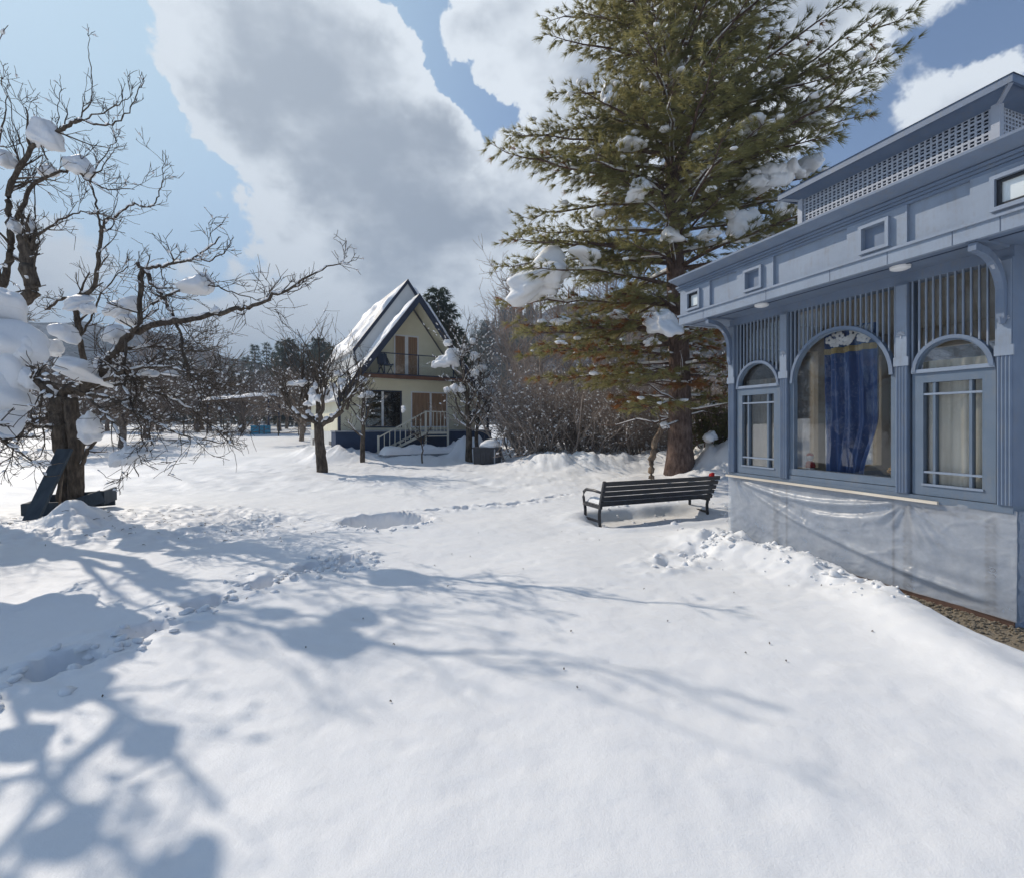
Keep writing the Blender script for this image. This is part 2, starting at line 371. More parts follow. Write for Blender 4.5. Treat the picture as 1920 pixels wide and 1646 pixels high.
def f_glass(base, tint=(1, 1, 1), rough=0.0):
    def f(nt, N, L, b):
        out = [x for x in N if x.type == 'OUTPUT_MATERIAL'][0]
        g = N.new('ShaderNodeBsdfGlossy'); g.inputs['Roughness'].default_value = rough
        t = N.new('ShaderNodeBsdfTransparent'); t.inputs[0].default_value = (*tint, 1)
        fr = N.new('ShaderNodeFresnel'); fr.inputs[0].default_value = 1.5
        ad = N.new('ShaderNodeMath'); ad.operation = 'MULTIPLY_ADD'; L.new(fr.outputs[0], ad.inputs[0]); ad.inputs[1].default_value = 0.8; ad.inputs[2].default_value = base
        ad.use_clamp = True
        ms = N.new('ShaderNodeMixShader'); L.new(ad.outputs[0], ms.inputs[0]); L.new(t.outputs[0], ms.inputs[1]); L.new(g.outputs[0], ms.inputs[2]); L.new(ms.outputs[0], out.inputs[0])
        N.remove(b)
    return f
M['glass'] = mat('window_glass', f_glass(0.0, (0.98, 0.985, 0.985)))
M['glass_dark'] = mat('dark_window_glass', f_glass(0.10, (0.35, 0.37, 0.38)))
def f_plastic(nt, N, L, b):
    out = [x for x in N if x.type == 'OUTPUT_MATERIAL'][0]
    v = coords(N, L); n = ntex(N, L, v, 5, 6, 0.6)
    b.inputs['Base Color'].default_value = (0.58, 0.60, 0.63, 1); b.inputs['Roughness'].default_value = 0.33; b.inputs['Specular IOR Level'].default_value = 0.6
    bump(N, L, b, n, 0.35, 0.02)
    t = N.new('ShaderNodeBsdfTransparent'); t.inputs[0].default_value = (0.92, 0.95, 0.98, 1)
    mr = N.new('ShaderNodeMapRange'); L.new(n, mr.inputs[0]); mr.inputs[1].default_value = 0.3; mr.inputs[2].default_value = 0.7; mr.inputs[3].default_value = 0.30; mr.inputs[4].default_value = 0.54
    ms = N.new('ShaderNodeMixShader'); L.new(mr.outputs[0], ms.inputs[0]); L.new(t.outputs[0], ms.inputs[1]); L.new(b.outputs[0], ms.inputs[2]); L.new(ms.outputs[0], out.inputs[0])
M['plastic'] = mat('plastic_sheeting', f_plastic)
def f_hill(nt, N, L, b):
    v = coords(N, L); n = ntex(N, L, v, 0.05, 8, 0.7); n2 = ntex(N, L, v, 0.25, 6, 0.7)
    mx = N.new('ShaderNodeMath'); mx.operation = 'MULTIPLY_ADD'; L.new(n2, mx.inputs[0]); mx.inputs[1].default_value = 0.8; L.new(n, mx.inputs[2])
    L.new(cramp(N, L, mx.outputs[0], [(0.70, (0.03, 0.04, 0.035)), (0.9, (0.085, 0.075, 0.068)), (1.1, (0.30, 0.31, 0.33))]), b.inputs['Base Color'])
    b.inputs['Roughness'].default_value = 1.0; b.inputs['Specular IOR Level'].default_value = 0.0
    bump(N, L, b, n2, 1.0, 3.0)
M['hill'] = mat('wooded_hillside', f_hill)

# ------------------------------------------------------------------ the ground
PAV = np.array((2.86, 6.28)); PA = np.array((0.3355, -0.9420)); PN = np.array((0.9420, 0.3355))   # pavilion corner, along the front, inwards
PD = 3.0
def TB(px): r = (px - CX) / FPX; return (PAV[1] * r - PAV[0]) / (PA[0] - PA[1] * r)          # along the wall, by where it shows
PL = TB(1904)
def TF(px, o=0.425): r = (px - CX) / FPX; q = PAV - o * PN; return (q[1] * r - q[0]) / (PA[0] - PA[1] * r)   # along the fascia
def seg_dist(x, y, pts):
    best = np.full(np.shape(x), 1e9); along = np.zeros(np.shape(x)); acc = 0
    for (ax, ay), (bx, by) in zip(pts[:-1], pts[1:]):
        dx, dy = bx - ax, by - ay; l2 = dx * dx + dy * dy; ln = math.sqrt(l2)
        t = np.clip(((x - ax) * dx + (y - ay) * dy) / l2, 0, 1)
        d = np.hypot(x - ax - t * dx, y - ay - t * dy)
        along = np.where(d < best, acc + t * ln, along); best = np.minimum(best, d); acc += ln
    return best, along
TRACK = [tuple(G(px, py)[:2]) for px, py in ((655, 1040), (600, 1058), (520, 1085), (400, 1125), (300, 1170), (190, 1215), (60, 1265), (-120, 1330))]
TRACK2 = [tuple(G(px, py)[:2]) for px, py in ((1060, 925), (985, 938), (900, 945), (820, 953), (770, 958))]
TRACK3 = [tuple(G(px, py)[:2]) for px, py in ((1220, 1060), (1265, 1045), (1320, 1030), (1370, 1012))]
def ground_h(x, y):
    x = np.asarray(x, float); y = np.asarray(y, float)
    R = np.hypot(x, y)
    h = 0.10 * fbm(x / 3.5, y / 3.5, 3, 3) * sstep(1, 6, R) + 0.018 * fbm(x / 0.55, y / 0.55, 8, 3) + 0.007 * fbm(x / 0.17, y / 0.10, 9, 4) - 0.012 * np.clip(fbm(x / 0.13, y / 0.13, 10, 2) - 0.42, 0, 1) * 4 + 0.35 * fbm(x / 14, y / 14, 5, 3) * sstep(12, 30, R)
    h = h + 0.10 * fbm(x / 1.6, y / 1.2, 41, 3) * sstep(9.5, 13, y)
    rough = sstep(9.2, 12.0, y) * sstep(24, 18, y); h = h + rough * (0.07 * fbm(x / 0.7, y / 0.5, 43, 4) + 0.05 * np.clip(fbm(x / 0.28, y / 0.25, 44, 2), 0, 1))
    # the meadow climbs gently behind
    h = h + 0.65 * sstep(22, 42, y) + 0.5 * sstep(42, 90, y)
    # wind-crusted, twig-strewn crust under the big apple tree
    crust = sstep(2.6, 1.2, np.hypot((x + 6.0) / 1.5, (y - 7.4) / 0.75))
    cn = fbm(x / 0.16, y / 0.12, 21, 3)
    h = h + crust * 0.055 * np.where(cn > 0.0, cn, cn * 1.4)
    # bank at the foot of the pavilion and the bare strip by its wall
    rx, ry = x - PAV[0], y - PAV[1]; t = rx * PA[0] + ry * PA[1]; o = -(rx * PN[0] + ry * PN[1])      # o = metres out from the front
    inb = sstep(-0.9, 0.0, t)
    w = 0.42 * sstep(1.35, 3.3, t); cr = 0.30 + 0.92 * sstep(1.6, 3.7, t)
    lump = np.abs(fbm(x / 0.22, y / 0.22, 31, 4)) * 0.11 + fbm(x / 0.5, y / 0.5, 33, 2) * 0.08
    bank = 0.10 * np.exp(-((o - cr) / 0.34) ** 2) + lump * np.exp(-(o / 0.75) ** 2) * sstep(-1.2, -0.2, t) * sstep(3.0, 1.6, t)
    bank = bank + 0.05 * sstep(1.2, 0.2, o) * sstep(2.4, 0.9, t)
    h = h + inb * np.where(o > -0.2, bank, 0)
    cut = sstep(w + 0.10, w - 0.02, o) * sstep(1.25, 1.6, t) * (t < PL + 1.5) * (o > -1)
    h = h * (1 - cut) + (-0.09) * cut
    inside = (o < -0.02) & (t > 0.05) & (t < PL - 0.02) & (o > -PD)
    h = np.where(inside, -0.12, h)
    # the dug pit
    ca, sa = math.cos(0.12), math.sin(0.12); qx = (x + 1.96); qy = (y - 7.55)
    u = (qx * ca + qy * sa) / 0.66; v = (-qx * sa + qy * ca) / 0.62
    e = np.sqrt(u * u + v * v) + 0.14 * fbm(x / 0.35, y / 0.35, 61, 3)
    h = h - 0.62 * sstep(1.04, 0.90, e) + 0.02 * np.exp(-((e - 1.15) / 0.16) ** 2) * (1 + 2.2 * fbm(x / 0.1, y / 0.1, 62, 2))
    # trodden tracks
    for tr, wd, dp, sd_ in ((TRACK, 0.115, 0.15, 71), (TRACK2, 0.09, 0.14, 72), (TRACK3, 0.12, 0.05, 73)):
        d, al = seg_dist(x, y, tr); d = d + 0.10 * fbm(x / 0.22, y / 0.22, sd_, 2)
        gate = sstep(-0.15, 0.25, np.sin(al * 11.5 + sd_) + 0.15)
        h = h - dp * gate * sstep(wd * 1.15, wd * 0.75, d) + 0.06 * np.exp(-((d - wd * 1.75) / 0.09) ** 2) * np.clip(fbm(x / 0.09, y / 0.09, sd_ + 5, 2) + 0.25, 0, 1)
    # a churned spot beside the pit
    cx, cy = G(645, 1050)[:2]; e = np.hypot(x - cx, y - cy) / 0.42
    h = h + sstep(1.2, 0.2, e) * (0.13 * fbm(x / 0.14, y / 0.14, 81, 2) - 0.03)
    # mound before the apple tree's box
    for (mx, my, mr, mh) in ((-6.62, 7.25, 0.36, 0.26), (-6.4, 7.0, 0.3, 0.10),
                             (-2.1, 21.2, 1.2, 0.60), (-1.2, 21.6, 1.2, 0.45), (-7.4, 19.6, 0.9, 0.45), (-6.3, 20.0, 0.8, 0.35), (-4.0, 19.2, 1.6, 0.15),
                             (5.9, 13.6, 1.0, 0.95), (6.8, 12.6, 1.2, 0.75), (-8.6, 21.5, 1.5, 0.5)):
        e = np.hypot(x - mx, y - my) / mr
        h = h + mh * np.exp(-e * e * 1.1) * (1 + 0.5 * fbm(x / 0.3, y / 0.3, 91, 2))
    # hollow under the bench
    bx, by = 2.46, 8.05; ca, sa = 0.922, 0.387
    u = ((x - bx) * ca + (y - by) * sa) / 1.35; v = (-(x - bx) * sa + (y - by) * ca) / 0.62
    e = np.sqrt(np.abs(u) ** 3 + np.abs(v) ** 3) ** (1 / 1.5) + 0.16 * fbm(x / 0.5, y / 0.5, 95, 2)
    h = h - 0.15 * sstep(1.12, 0.72, e) + 0.04 * np.exp(-((e - 1.25) / 0.18) ** 2)
    # bank of shovelled snow in front of the brush, ground higher behind it
    yb = 15.6 - 0.10 * x
    h = h + (0.42 * sstep(-1.3, 0.1, y - yb) + 0.10 * np.exp(-((y - yb - 0.1) / 0.5) ** 2)) * sstep(-1.0, 1.6, x) * sstep(8.0, 4.5, x) * (1 + 0.5 * fbm(x / 0.4, y / 0.4, 97, 3))
    h = h + 1.2 * sstep(17, 34, y) * sstep(1.0, 9.0, x)
    return h
def axis(lo, hi, step, far, g=1.075):
    a = [*np.arange(lo, hi + 1e-6, step)]; s = step; x = a[-1]; up = []
    while x < far: s *= g; x += s; up.append(x)
    s = step; x = a[0]; dn = []
    while x > -far: s *= g; x -= s; dn.append(x)
    return np.array(dn[::-1] + a + up)
def build_ground():
    xs = axis(-8.2, 4.2, 0.036, 900, 1.06); ys = axis(1.4, 9.0, 0.034, 1200, 1.03)
    ys = ys[ys > -600]
    X, Y = np.meshgrid(xs, ys); Z = ground_h(X, Y)
    n, k = X.shape; V = np.stack([X, Y, Z], -1).reshape(-1, 3)
    i = (np.arange(n - 1)[:, None] * k + np.arange(k - 1)[None, :]).reshape(-1)
    mb = MB(); mb.add(V, np.stack([i, i + 1, i + k + 1, i + k], 1))
    o = mb.build('snow_ground', M['snow'], None, True); tag(o, kind='structure')
    # bare gravel strip at the foot of the wall
    mb = MB(); nx, ny = 60, 12
    T = np.linspace(1.0, PL + 1.3, nx); Oo = np.linspace(-0.05, 0.62, ny)
    TT, OO = np.meshgrid(T, Oo); V = PAV[None, None, :] + TT[..., None] * PA - OO[..., None] * PN
    Z = -0.035 + 0.02 * fbm(V[..., 0] / 0.06, V[..., 1] / 0.06, 7, 3)
    i = (np.arange(ny - 1)[:, None] * nx + np.arange(nx - 1)[None, :]).reshape(-1)
    mb.add(np.dstack([V, Z]).reshape(-1, 3), np.stack([i, i + 1, i + nx + 1, i + nx], 1)[:, ::-1])
    tag(mb.build('gravel_strip', M['gravel'], None, True), kind='structure')
    # pebbles lying on it
    rng = random.Random(5); mb = MB(); V0, F0 = ICO[1]
    for _ in range(900):
        t = rng.uniform(1.5, 4.1); o_ = rng.uniform(0.0, 0.45 * min(1, max(0.05, (t - 1.3) / 2)) + 0.04)
        p = PAV + t * PA - o_ * PN; r = rng.uniform(0.006, 0.017)
        mb.add(V0 * np.array((r, r * rng.uniform(.7, 1.2), r * .7)) + np.array((p[0], p[1], -0.028)), None, F0)
    tag(mb.build('gravel_pebbles', M['gravel'], None, False), 'loose brown pebbles on the bare strip by the pavilion wall', 'gravel', kind='stuff')
    # crumbs of broken snow along the tracks, the pit, the wall
    mb = MB(); V0, F0 = ICO[2]
    spots = []
    for tr, num, wd in ((TRACK, 130, 0.24), (TRACK3, 40, 0.2)):
        for _ in range(num):
            i = rng.randrange(len(tr) - 1); f = rng.random()
            spots.append((tr[i][0] * (1 - f) + tr[i + 1][0] * f + rng.gauss(0, wd * .6), tr[i][1] * (1 - f) + tr[i + 1][1] * f + rng.gauss(0, wd * .6), rng.uniform(.008, .04)))
    for _ in range(26):
        a = rng.uniform(3.4, 6.1); spots.append((-1.96 + 0.75 * math.cos(a), 7.5 + 0.72 * math.sin(a) + rng.gauss(0, .05), rng.uniform(.01, .035)))
    for _ in range(150):
        t = rng.uniform(-0.1, 2.3); o_ = abs(rng.gauss(0.12, 0.28)); p = PAV + t * PA - o_ * PN; spots.append((p[0], p[1], rng.uniform(.006, .016) if rng.random() < .8 else rng.uniform(.02, .045)))
    for _ in range(70):
        p = G(645, 1050); spots.append((p[0] + rng.gauss(0, .2), p[1] + rng.gauss(0, .2), rng.uniform(.008, .035)))
    for _ in range(60):
        spots.append((rng.uniform(1.4, 4.0), rng.uniform(7.0, 9.6), rng.uniform(.01, .04)))
    for x, y, r in spots:
        z = float(ground_h(np.array([x]), np.array([y]))[0])
        blob(mb, (x, y, z + r * .1), r * rng.uniform(.8, 1.5), r, r * rng.uniform(.6, .95), rng.randrange(9999), 2, 0.5, 0.6, rng.uniform(0, 3))
    tag(mb.build('snow_crumbs', M['clump'], None, True), 'broken crumbs of snow beside the tracks and pit', 'snow', kind='stuff')
    # twigs and dead leaves dropped on the snow
    mb = MB()
    for _ in range(150):
        if rng.random() < .7: x, y = rng.gauss(-5.8, 1.3), rng.gauss(7.3, .55)
        else: x, y = rng.uniform(-3, 3), rng.uniform(2, 7)
        z = float(ground_h(np.array([x]), np.array([y]))[0]); a = rng.uniform(0, 6.28); l = rng.uniform(.02, .10) if x < -3 else rng.uniform(.008, .02)
        mb.tube([(x, y, z + .006), (x + math.cos(a) * l * .5, y + math.sin(a) * l * .5, z + .014), (x + math.cos(a) * l, y + math.sin(a) * l, z + .008)], (.004, .004, .002), 4)
    tag(mb.build('fallen_twigs', M['bark'], None), 'dark fallen twigs scattered on the snow', 'twigs', kind='stuff')
build_ground()
def gz(x, y): return float(ground_h(np.array([float(x)]), np.array([float(y)]))[0])

# far hills
def hill(name, pts, y, depth, seed):
    """pts: (x, crest height) at distance y; a rounded ridge running back"""
    xs = np.linspace(pts[0][0], pts[-1][0], 160); cz = np.interp(xs, [p[0] for p in pts], [p[1] for p in pts])
    rows = np.linspace(0, 1, 50); V = []
    for r in rows:
        prof = math.sin(min(r / 0.6, 1.0) * math.pi / 2) if r <= 0.6 else math.cos((r - 0.6) / 0.4 * math.pi / 2)
        yy = y + (r - 0.6) * depth + 0 * xs
        z = cz * prof + fbm(xs / 30, yy / 30, seed, 4) * 7 * prof - 1.5
        V.append(np.stack([xs * (1 + (r - .6) * .2), yy, z], 1))
    V = np.array(V).reshape(-1, 3); k = len(xs)
    i = (np.arange(len(rows) - 1)[:, None] * k + np.arange(k - 1)[None, :]).reshape(-1)
    mb = MB(); mb.add(V, np.stack([i, i + 1, i + k + 1, i + k], 1))
    return tag(mb.build(name, M['hill'], None, True), kind='structure')
hill('hill_left', [(-900, 120), (-600, 105), (-420, 90), (-320, 84), (-285, 78), (-250, 62), (-200, 48), (-150, 38), (-90, 30), (-20, 25), (60, 20)], 420, 260, 11)
hill('hill_right', [(-75, 4), (-45, 12), (-22, 34), (-6, 46), (20, 56), (60, 64), (120, 72), (220, 70), (400, 60)], 230, 200, 23)

# ------------------------------------------------------------------ blue pavilion
def build_pavilion():
    root = empty('garden_pavilion', (PAV[0], PAV[1], 0), math.atan2(PA[1], PA[0]))
    tag(root, 'blue-grey timber garden pavilion with arched windows and lattice roof lantern at the right', 'pavilion')
    m = MB
    SILL, SPR, TOP, SOF = 0.825, 1.955, 2.765, 2.855
    # plinth walls under the sill, all four sides
    w = m().box(0, PL, 0.0, 0.12, -0.1, SILL).build('wall', M['paint_light'], root)
    m().box(0, 0.12, 0.12, PD, -0.1, SILL).build('wall', M['paint_light'], root)
    m().box(PL - 0.12, PL, 0.12, PD, -0.1, SOF).build('wall', M['paint'], root)
    # back wall with two openings, far end wall with one
    b = m().box(0.12, PL - .12, PD - .12, PD, -0.1, 0.85).box(0.12, PL - .12, PD - .12, PD, 2.55, SOF)
    b.box(0.12, 0.25, PD - .12, PD, .85, 2.55).box(1.38, 1.52, PD - .12, PD, .85, 2.55).box(2.6, PL - .12, PD - .12, PD, .85, 2.55)
    b.build('back_wall', M['inside'], root)
    b = m().box(0, 0.12, 0.12, 0.3, SILL, SOF).box(0, 0.12, 2.7, PD, SILL, SOF).box(0, 0.12, 1.42, 1.56, .9, 2.5).box(0, 0.12, .3, 2.7, SILL, 0.9).box(0, 0.12, .3, 2.7, 2.5, SOF)
    b.build('end_wall', M['inside'], root)
    for xa, xb in ((.25, 1.38), (1.52, 2.6)): m().box(xa, xb, PD - .07, PD - .06, .85, 2.55).build('pane', M['glass'], root)
    for ya, yb in ((.3, 1.42), (1.56, 2.7)): m().box(0.05, 0.06, ya, yb, .9, 2.5).build('pane', M['glass'], root)
    m().box(0.12, PL - .12, .12, PD - .12, -0.1, 0.02).build('floor', M['inside'], root)
    m().box(0.12, PL - .12, .2, PD - .12, SOF - 0.03, SOF - .005).build('ceiling', M['inside'], root)
    m().box(0.12, PL - .12, .122, .34, SILL - .05, SILL + .05).build('inner_shelf', M['inside'], root)
    # brick footing edge
    m().box(0.0, PL, -0.015, -0.001, -0.1, 0.012).build('footing', M['brick'], root)
    # head beam over the windows and the sill rail
    m().box(0.0, PL, -0.012, 0.12, TOP, SOF).build('head_beam', M['paint'], root)
    m().box(0.0, PL, -0.03, 0.12, SILL, SILL + 0.055).build('sill_rail', M['paint_frame'], root)
    # posts: fluted below, plain block with a carved leaf above
    posts = [(0.0, TB(1380.5)), (TB(1467), TB(1480.5)), (TB(1684.5), TB(1707)), (TB(1874.5), PL)]
    for k, (a, c) in enumerate(posts):
        p = m().box(a, c, -0.035, 0.12, SILL + .055, TOP).build('post', M['paint'], root)
        m().box(a - .012, c + .012, -0.052, -0.0352, 2.02, 2.10).build('post_collar', M['paint_light'], p)
        m().box(a + .004, c - .004, -0.046, -0.0353, 2.10, TOP - .02).build('post_block', M['paint_light'], p)
        nr = 4
        for i in range(nr):
            x = a + (c - a) * (i + .5) / nr
            m().tube([(x, -0.036, SILL + .06), (x, -0.036, 2.02)], 0.0115, 6).build('rib', M['paint'], p)
        # carved leaf
        lf = m(); cx = (a + c) / 2; cz = 2.30
        for s in range(7):
            an = math.pi * s / 6; lf.bar((cx, -0.049, cz), (cx + .034 * math.cos(an), -0.049, cz + .034 * math.sin(an)), .010, .008)
        lf.bar((cx, -.049, cz - .03), (cx, -.049, cz), .007, .008)
        lf.build('carved_leaf', M['lattice'], p)
    # bays
    bays = [(TB(1383), TB(1464), False), (TB(1484), TB(1679), True), (TB(1712), TB(1869), False)]
    for a, c, big in bays:
        cx = (a + c) / 2; R = (c - a) / 2
        win = empty('window', (0, 0, 0)); win.parent = root
        n = 26
        an = [math.pi * i / n for i in range(n + 1)]
        ro, ri = R - .004, R - .034
        inner = [(cx - ri * math.cos(q), SPR + ri * math.sin(q)) for q in an]; outer = [(cx - ro * math.cos(q), SPR + ro * math.sin(q)) for q in an]
        m().strip_extrude(inner, outer, -0.034, 0.030).build('arch', M['paint'], win)
        ri2 = ri - .012
        m().strip_extrude([(cx - ri2 * math.cos(q), SPR + ri2 * math.sin(q)) for q in an], inner, -0.02, 0.028).build('arch_bead', M['paint_frame'], win)
        # slats above the arch
        ns = int(round((c - a) / 0.052)); sp = (c - a) / ns
        for i in range(ns + 1):
            x = a + i * sp; dx = abs(x - cx); zb = SPR + (math.sqrt(max(0, ro * ro - dx * dx)) if dx < ro else 0) - .004
            if TOP - zb < .02: continue
            m().box(x - .0055, x + .0055, -.012, .004, zb, TOP).build('slat', M['paint_light'], win)
        m().box(a, c, 0.055, 0.060, SPR if not big else 1.0, TOP).build('pane', M['glass'], win)
        # mesh/fly screen boards behind the slats
        if big:
            m().box(a - .02, a + .035, -.005, .05, 1.0, SPR).build('jamb', M['paint_frame'], win); m().box(c - .035, c + .02, -.005, .05, 1.0, SPR).build('jamb', M['paint_frame'], win)
            m().box(a - .02, c + .02, -.02, .118, SILL + .0555, 0.925).build('apron_board', M['paint_frame'], win)
            m().box(a - .02, c + .02, -.014, .118, 0.931, 1.0).build('apron_board', M['paint_frame'], win)
        else:
            z0, z1 = SILL + .06, SPR - .012
            fr = m().box(a, a + .085, -.01, .05, z0, z1).box(c - .085, c, -.01, .05, z0, z1).box(a + .085, c - .085, -.01, .05, z0, z0 + .10).box(a + .085, c - .085, -.01, .05, z1 - .085, z1)
            sash = fr.build('casement', M['paint_frame'], win)
            m().box(a, c, -.028, .03, SPR - .0115, SPR + .02).build('transom', M['paint_light'], win)
            x0, x1, zb, zt = a + .085, c - .085, z0 + .10, z1 - .085
            iw = (x1 - x0) * .19; ih = (zt - zb) * .115
            xs = [x0, x0 + iw, x1 - iw, x1]; zs = [zb, zb + ih, zt - ih, zt]
            for x in xs[1:3]: m().box(x - .010, x + .010, -.004, .045, zb, zt).build('muntin', M['paint_frame'], win)
            for z in zs[1:3]: m().box(x0, x1, -.0065, .043, z - .009, z + .009).build('muntin', M['paint_light'], win)
            for i in range(3):
                for j in range(3):
                    m().box(xs[i], xs[i + 1], .024, .028, zs[j], zs[j + 1]).build('pane', M['glass'], win)
            m().box(x0 - .01, x1 + .01, -.02, -.0101, zb - .018, zb).build('glazing_sill', M['paint_light'], win)
    # deep eaves box: soffit, fascia with panels and small square windows, cornice
    ov = 0.425
    m().box(-ov, PL + ov, -ov, PD + ov, SOF, SOF + .02).build('soffit', M['paint'], root)
    m().box(-ov + .03, PL + ov - .03, -.30, -.285, SOF - .006, SOF - .001).build('soffit_bead', M['paint_dark'], root)
    m().box(-ov + .005, PL + ov - .005, -ov + .005, PD + ov - .005, SOF + .02, 3.45).build('eaves_core', M['paint'], root)
    def ring(name, o0, z0, z1, mt):     # a moulding run round the eaves
        o = -ov - o0
        return m().box(o, PL - o, o, o + .012 + o0, z0, z1).box(o, o + .012 + o0, o + .012 + o0, PD - o, z0, z1).box(PL - o - .012 - o0, PL - o, o + .012 + o0, PD - o, z0, z1).build(name, mt, root)
    ring('fascia_rail', .030, SOF - .012, SOF + .10, M['paint_light'])
    ring('fascia_bead', .046, SOF + .095, SOF + .118, M['paint_light'])
    ring('cornice', .032, 3.285, 3.310, M['paint'])
    ring('cornice', .045, 3.313, 3.335, M['paint'])
    ring('cornice', .060, 3.338, 3.362, M['paint'])
    # sloping crown moulding
    cm = m()
    for (x0, y0, x1, y1, nx, ny) in ((-ov, -ov, PL + ov, -ov, 0, -1), (-ov, PD + ov, -ov, -ov, -1, 0), (PL + ov, -ov, PL + ov, PD + ov, 1, 0)):
        def q(x, y, o, z): 
            sx = -1 if x < 0 else 1; sy = -1 if y < 0 else 1
            return (x + sx * o * (.35 if sx < 0 and o > 0 else 1), y + sy * o, z)
        A = [q(x0, y0, .04, 3.365), q(x1, y1, .04, 3.365), q(x1, y1, .175, 3.425), q(x0, y0, .175, 3.425), q(x0, y0, .175, 3.446), q(x1, y1, .175, 3.446), q(x0, y0, -.05, 3.48), q(x1, y1, -.05, 3.48)]
        cm.add(A, [(0, 1, 2, 3), (3, 2, 5, 4), (4, 5, 7, 6)])
    cm.build('crown_moulding', M['paint'], root)
    fy = -ov
    for px_ in (1322, 1440, 1560, 1668, 1790, 1880):            # butt joints of the rail boards
        x = TF(px_); m().box(x - .002, x + .002, fy - .0318, fy - .0302, SOF - .010, SOF + .094).build('board_joint', M['paint_dark'], root)
    # fascia blocks carrying little windows, recessed panels between
    blocks = [(-ov, TF(1333), TF(1305), True), (TF(1385), TF(1452), TF(1417), False), (TF(1592), TF(1702), TF(1645), False), (TF(1823), PL + ov, TF(1908), True)]
    for a, c, wx, glazed in blocks:
        h = .125; zc = 3.115
        bl = m().box(a, wx - h + .03, fy - .030, fy + .004, SOF + .10, 3.29).box(wx + h - .03, c, fy - .030, fy + .004, SOF + .10, 3.29)
        bl.box(wx - h + .03, wx + h - .03, fy - .030, fy + .004, SOF + .10, zc - h + .03).box(wx - h + .03, wx + h - .03, fy - .030, fy + .004, zc + h - .03, 3.29)
        bo = bl.build('fascia_block', M['paint_light'], root)
        f = m()
        for (xa, xb, za, zb) in ((wx - h, wx + h, zc + h - .028, zc + h), (wx - h, wx + h, zc - h, zc - h + .028), (wx - h, wx - h + .028, zc - h + .028, zc + h - .028), (wx + h - .028, wx + h, zc - h + .028, zc + h - .028)):
            f.box(xa, xb, fy - .062, fy - .0303, za, zb)
        f.build('window_frame', M['paint_light'], bo)
        if glazed:
            f = m(); g = h - .03
            for (xa, xb, za, zb) in ((wx - g, wx + g, zc + g - .022, zc + g), (wx - g, wx + g, zc - g, zc - g + .022), (wx - g, wx - g + .022, zc - g + .022, zc + g - .022), (wx + g - .022, wx + g, zc - g + .022, zc + g - .022)):
                f.box(xa, xb, fy - .034, fy - .008, za, zb)
            f.build('inner_frame', M['black'], bo)
            m().box(wx - g + .02, wx + g - .02, fy - .016, fy - .012, zc - g + .02, zc + g - .02).build('pane', M['painted_reflection'], bo)
        else:
            m().box(wx - h + .03, wx + h - .03, fy - .008, fy + .003, zc - h + .03, zc + h - .03).build('blind_panel', M['paint'], bo)
    for a, c in ((TF(1333), TF(1385)), (TF(1452), TF(1592)), (TF(1702), TF(1823))):
        m().box(a, c, fy - .004, fy + .004, SOF + .10, 3.29).build('panel', M['paint_light'], root)
        e = m().box(a, a + .014, fy - .034, fy - .0042, SOF + .12, 3.285)
        e.build('panel_bead', M['paint_light'], root)
    # brackets
    for x in (0.05, PL - .05):
        br = m()
        pts = [(-.06, 2.30), (-.062, 2.42)] + [(-.062 - .30 * (1 - math.cos(q)), 2.46 + .33 * math.sin(q)) for q in np.linspace(0, math.pi / 2, 9)] + [(-.40, 2.80), (-.43, 2.80)]
        for i in range(len(pts) - 1):
            br.bar((x, pts[i][0], pts[i][1]), (x, pts[i + 1][0], pts[i + 1][1]), .055, .05, (1, 0, 0))
        bk = br.build('bracket', M['paint'], root)
        m().box(x - .035, x + .035, -.44, -.036, 2.835, 2.886).build('bracket_arm', M['paint'], bk)
        sc = m()
        sp = [(-.135 - .055 * (1 - q / 9.) * math.cos(q), 2.70 + .055 * (1 - q / 9.) * math.sin(q)) for q in np.linspace(0, 7.5, 18)]
        sc.tube([(x, a, b) for a, b in sp], .014, 6); sc.tube([(x, -.08, 2.60), (x, -.13, 2.66), (x, -.19, 2.70)], .016, 6)
        sc.build('scroll', M['lattice'], bk)
        m().tube([(x, -.062, 2.26), (x, -.062, 2.31)], [.018, .032], 8).build('drop', M['paint'], bk)
    # round ceiling lamps under the eaves
    for px_, py_ in ((1428, 571), (1688, 500)):
        D = (SOF - CAMH) / ((HY - py_) / FPX); X = (px_ - CX) / FPX * D
        r_ = np.array((X, D)) - PAV; lx, ly = float(r_ @ PA), float(r_ @ PN)
        an = np.linspace(0, 2 * math.pi, 25)[:-1]
        l_ = m().tube([(lx, ly, SOF - .002), (lx, ly, SOF - .022), (lx, ly, SOF - .030)], [.075, .072, .055], 24).build('ceiling_lamp', M['white'], root, False)
    # roof lantern
    s0 = .50; t0, t1 = TF(1503, -s0), TF(1870, -s0); zb, zt = 3.5, 4.23
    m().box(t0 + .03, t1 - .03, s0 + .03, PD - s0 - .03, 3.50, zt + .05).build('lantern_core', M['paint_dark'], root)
    # hipped lower roof
    o = ov + .17
    A = [(-ov - .055, -o, 3.447), (PL + o, -o, 3.447), (PL + o, PD + o, 3.447), (-ov - .055, PD + o, 3.447), (t0, s0, 3.60), (t1, s0, 3.60), (t1, PD - s0, 3.60), (t0, PD - s0, 3.60)]
    m().add(A, [(0, 1, 5, 4), (1, 2, 6, 5), (2, 3, 7, 6), (3, 0, 4, 7)]).build('lower_roof', M['paint'], root)
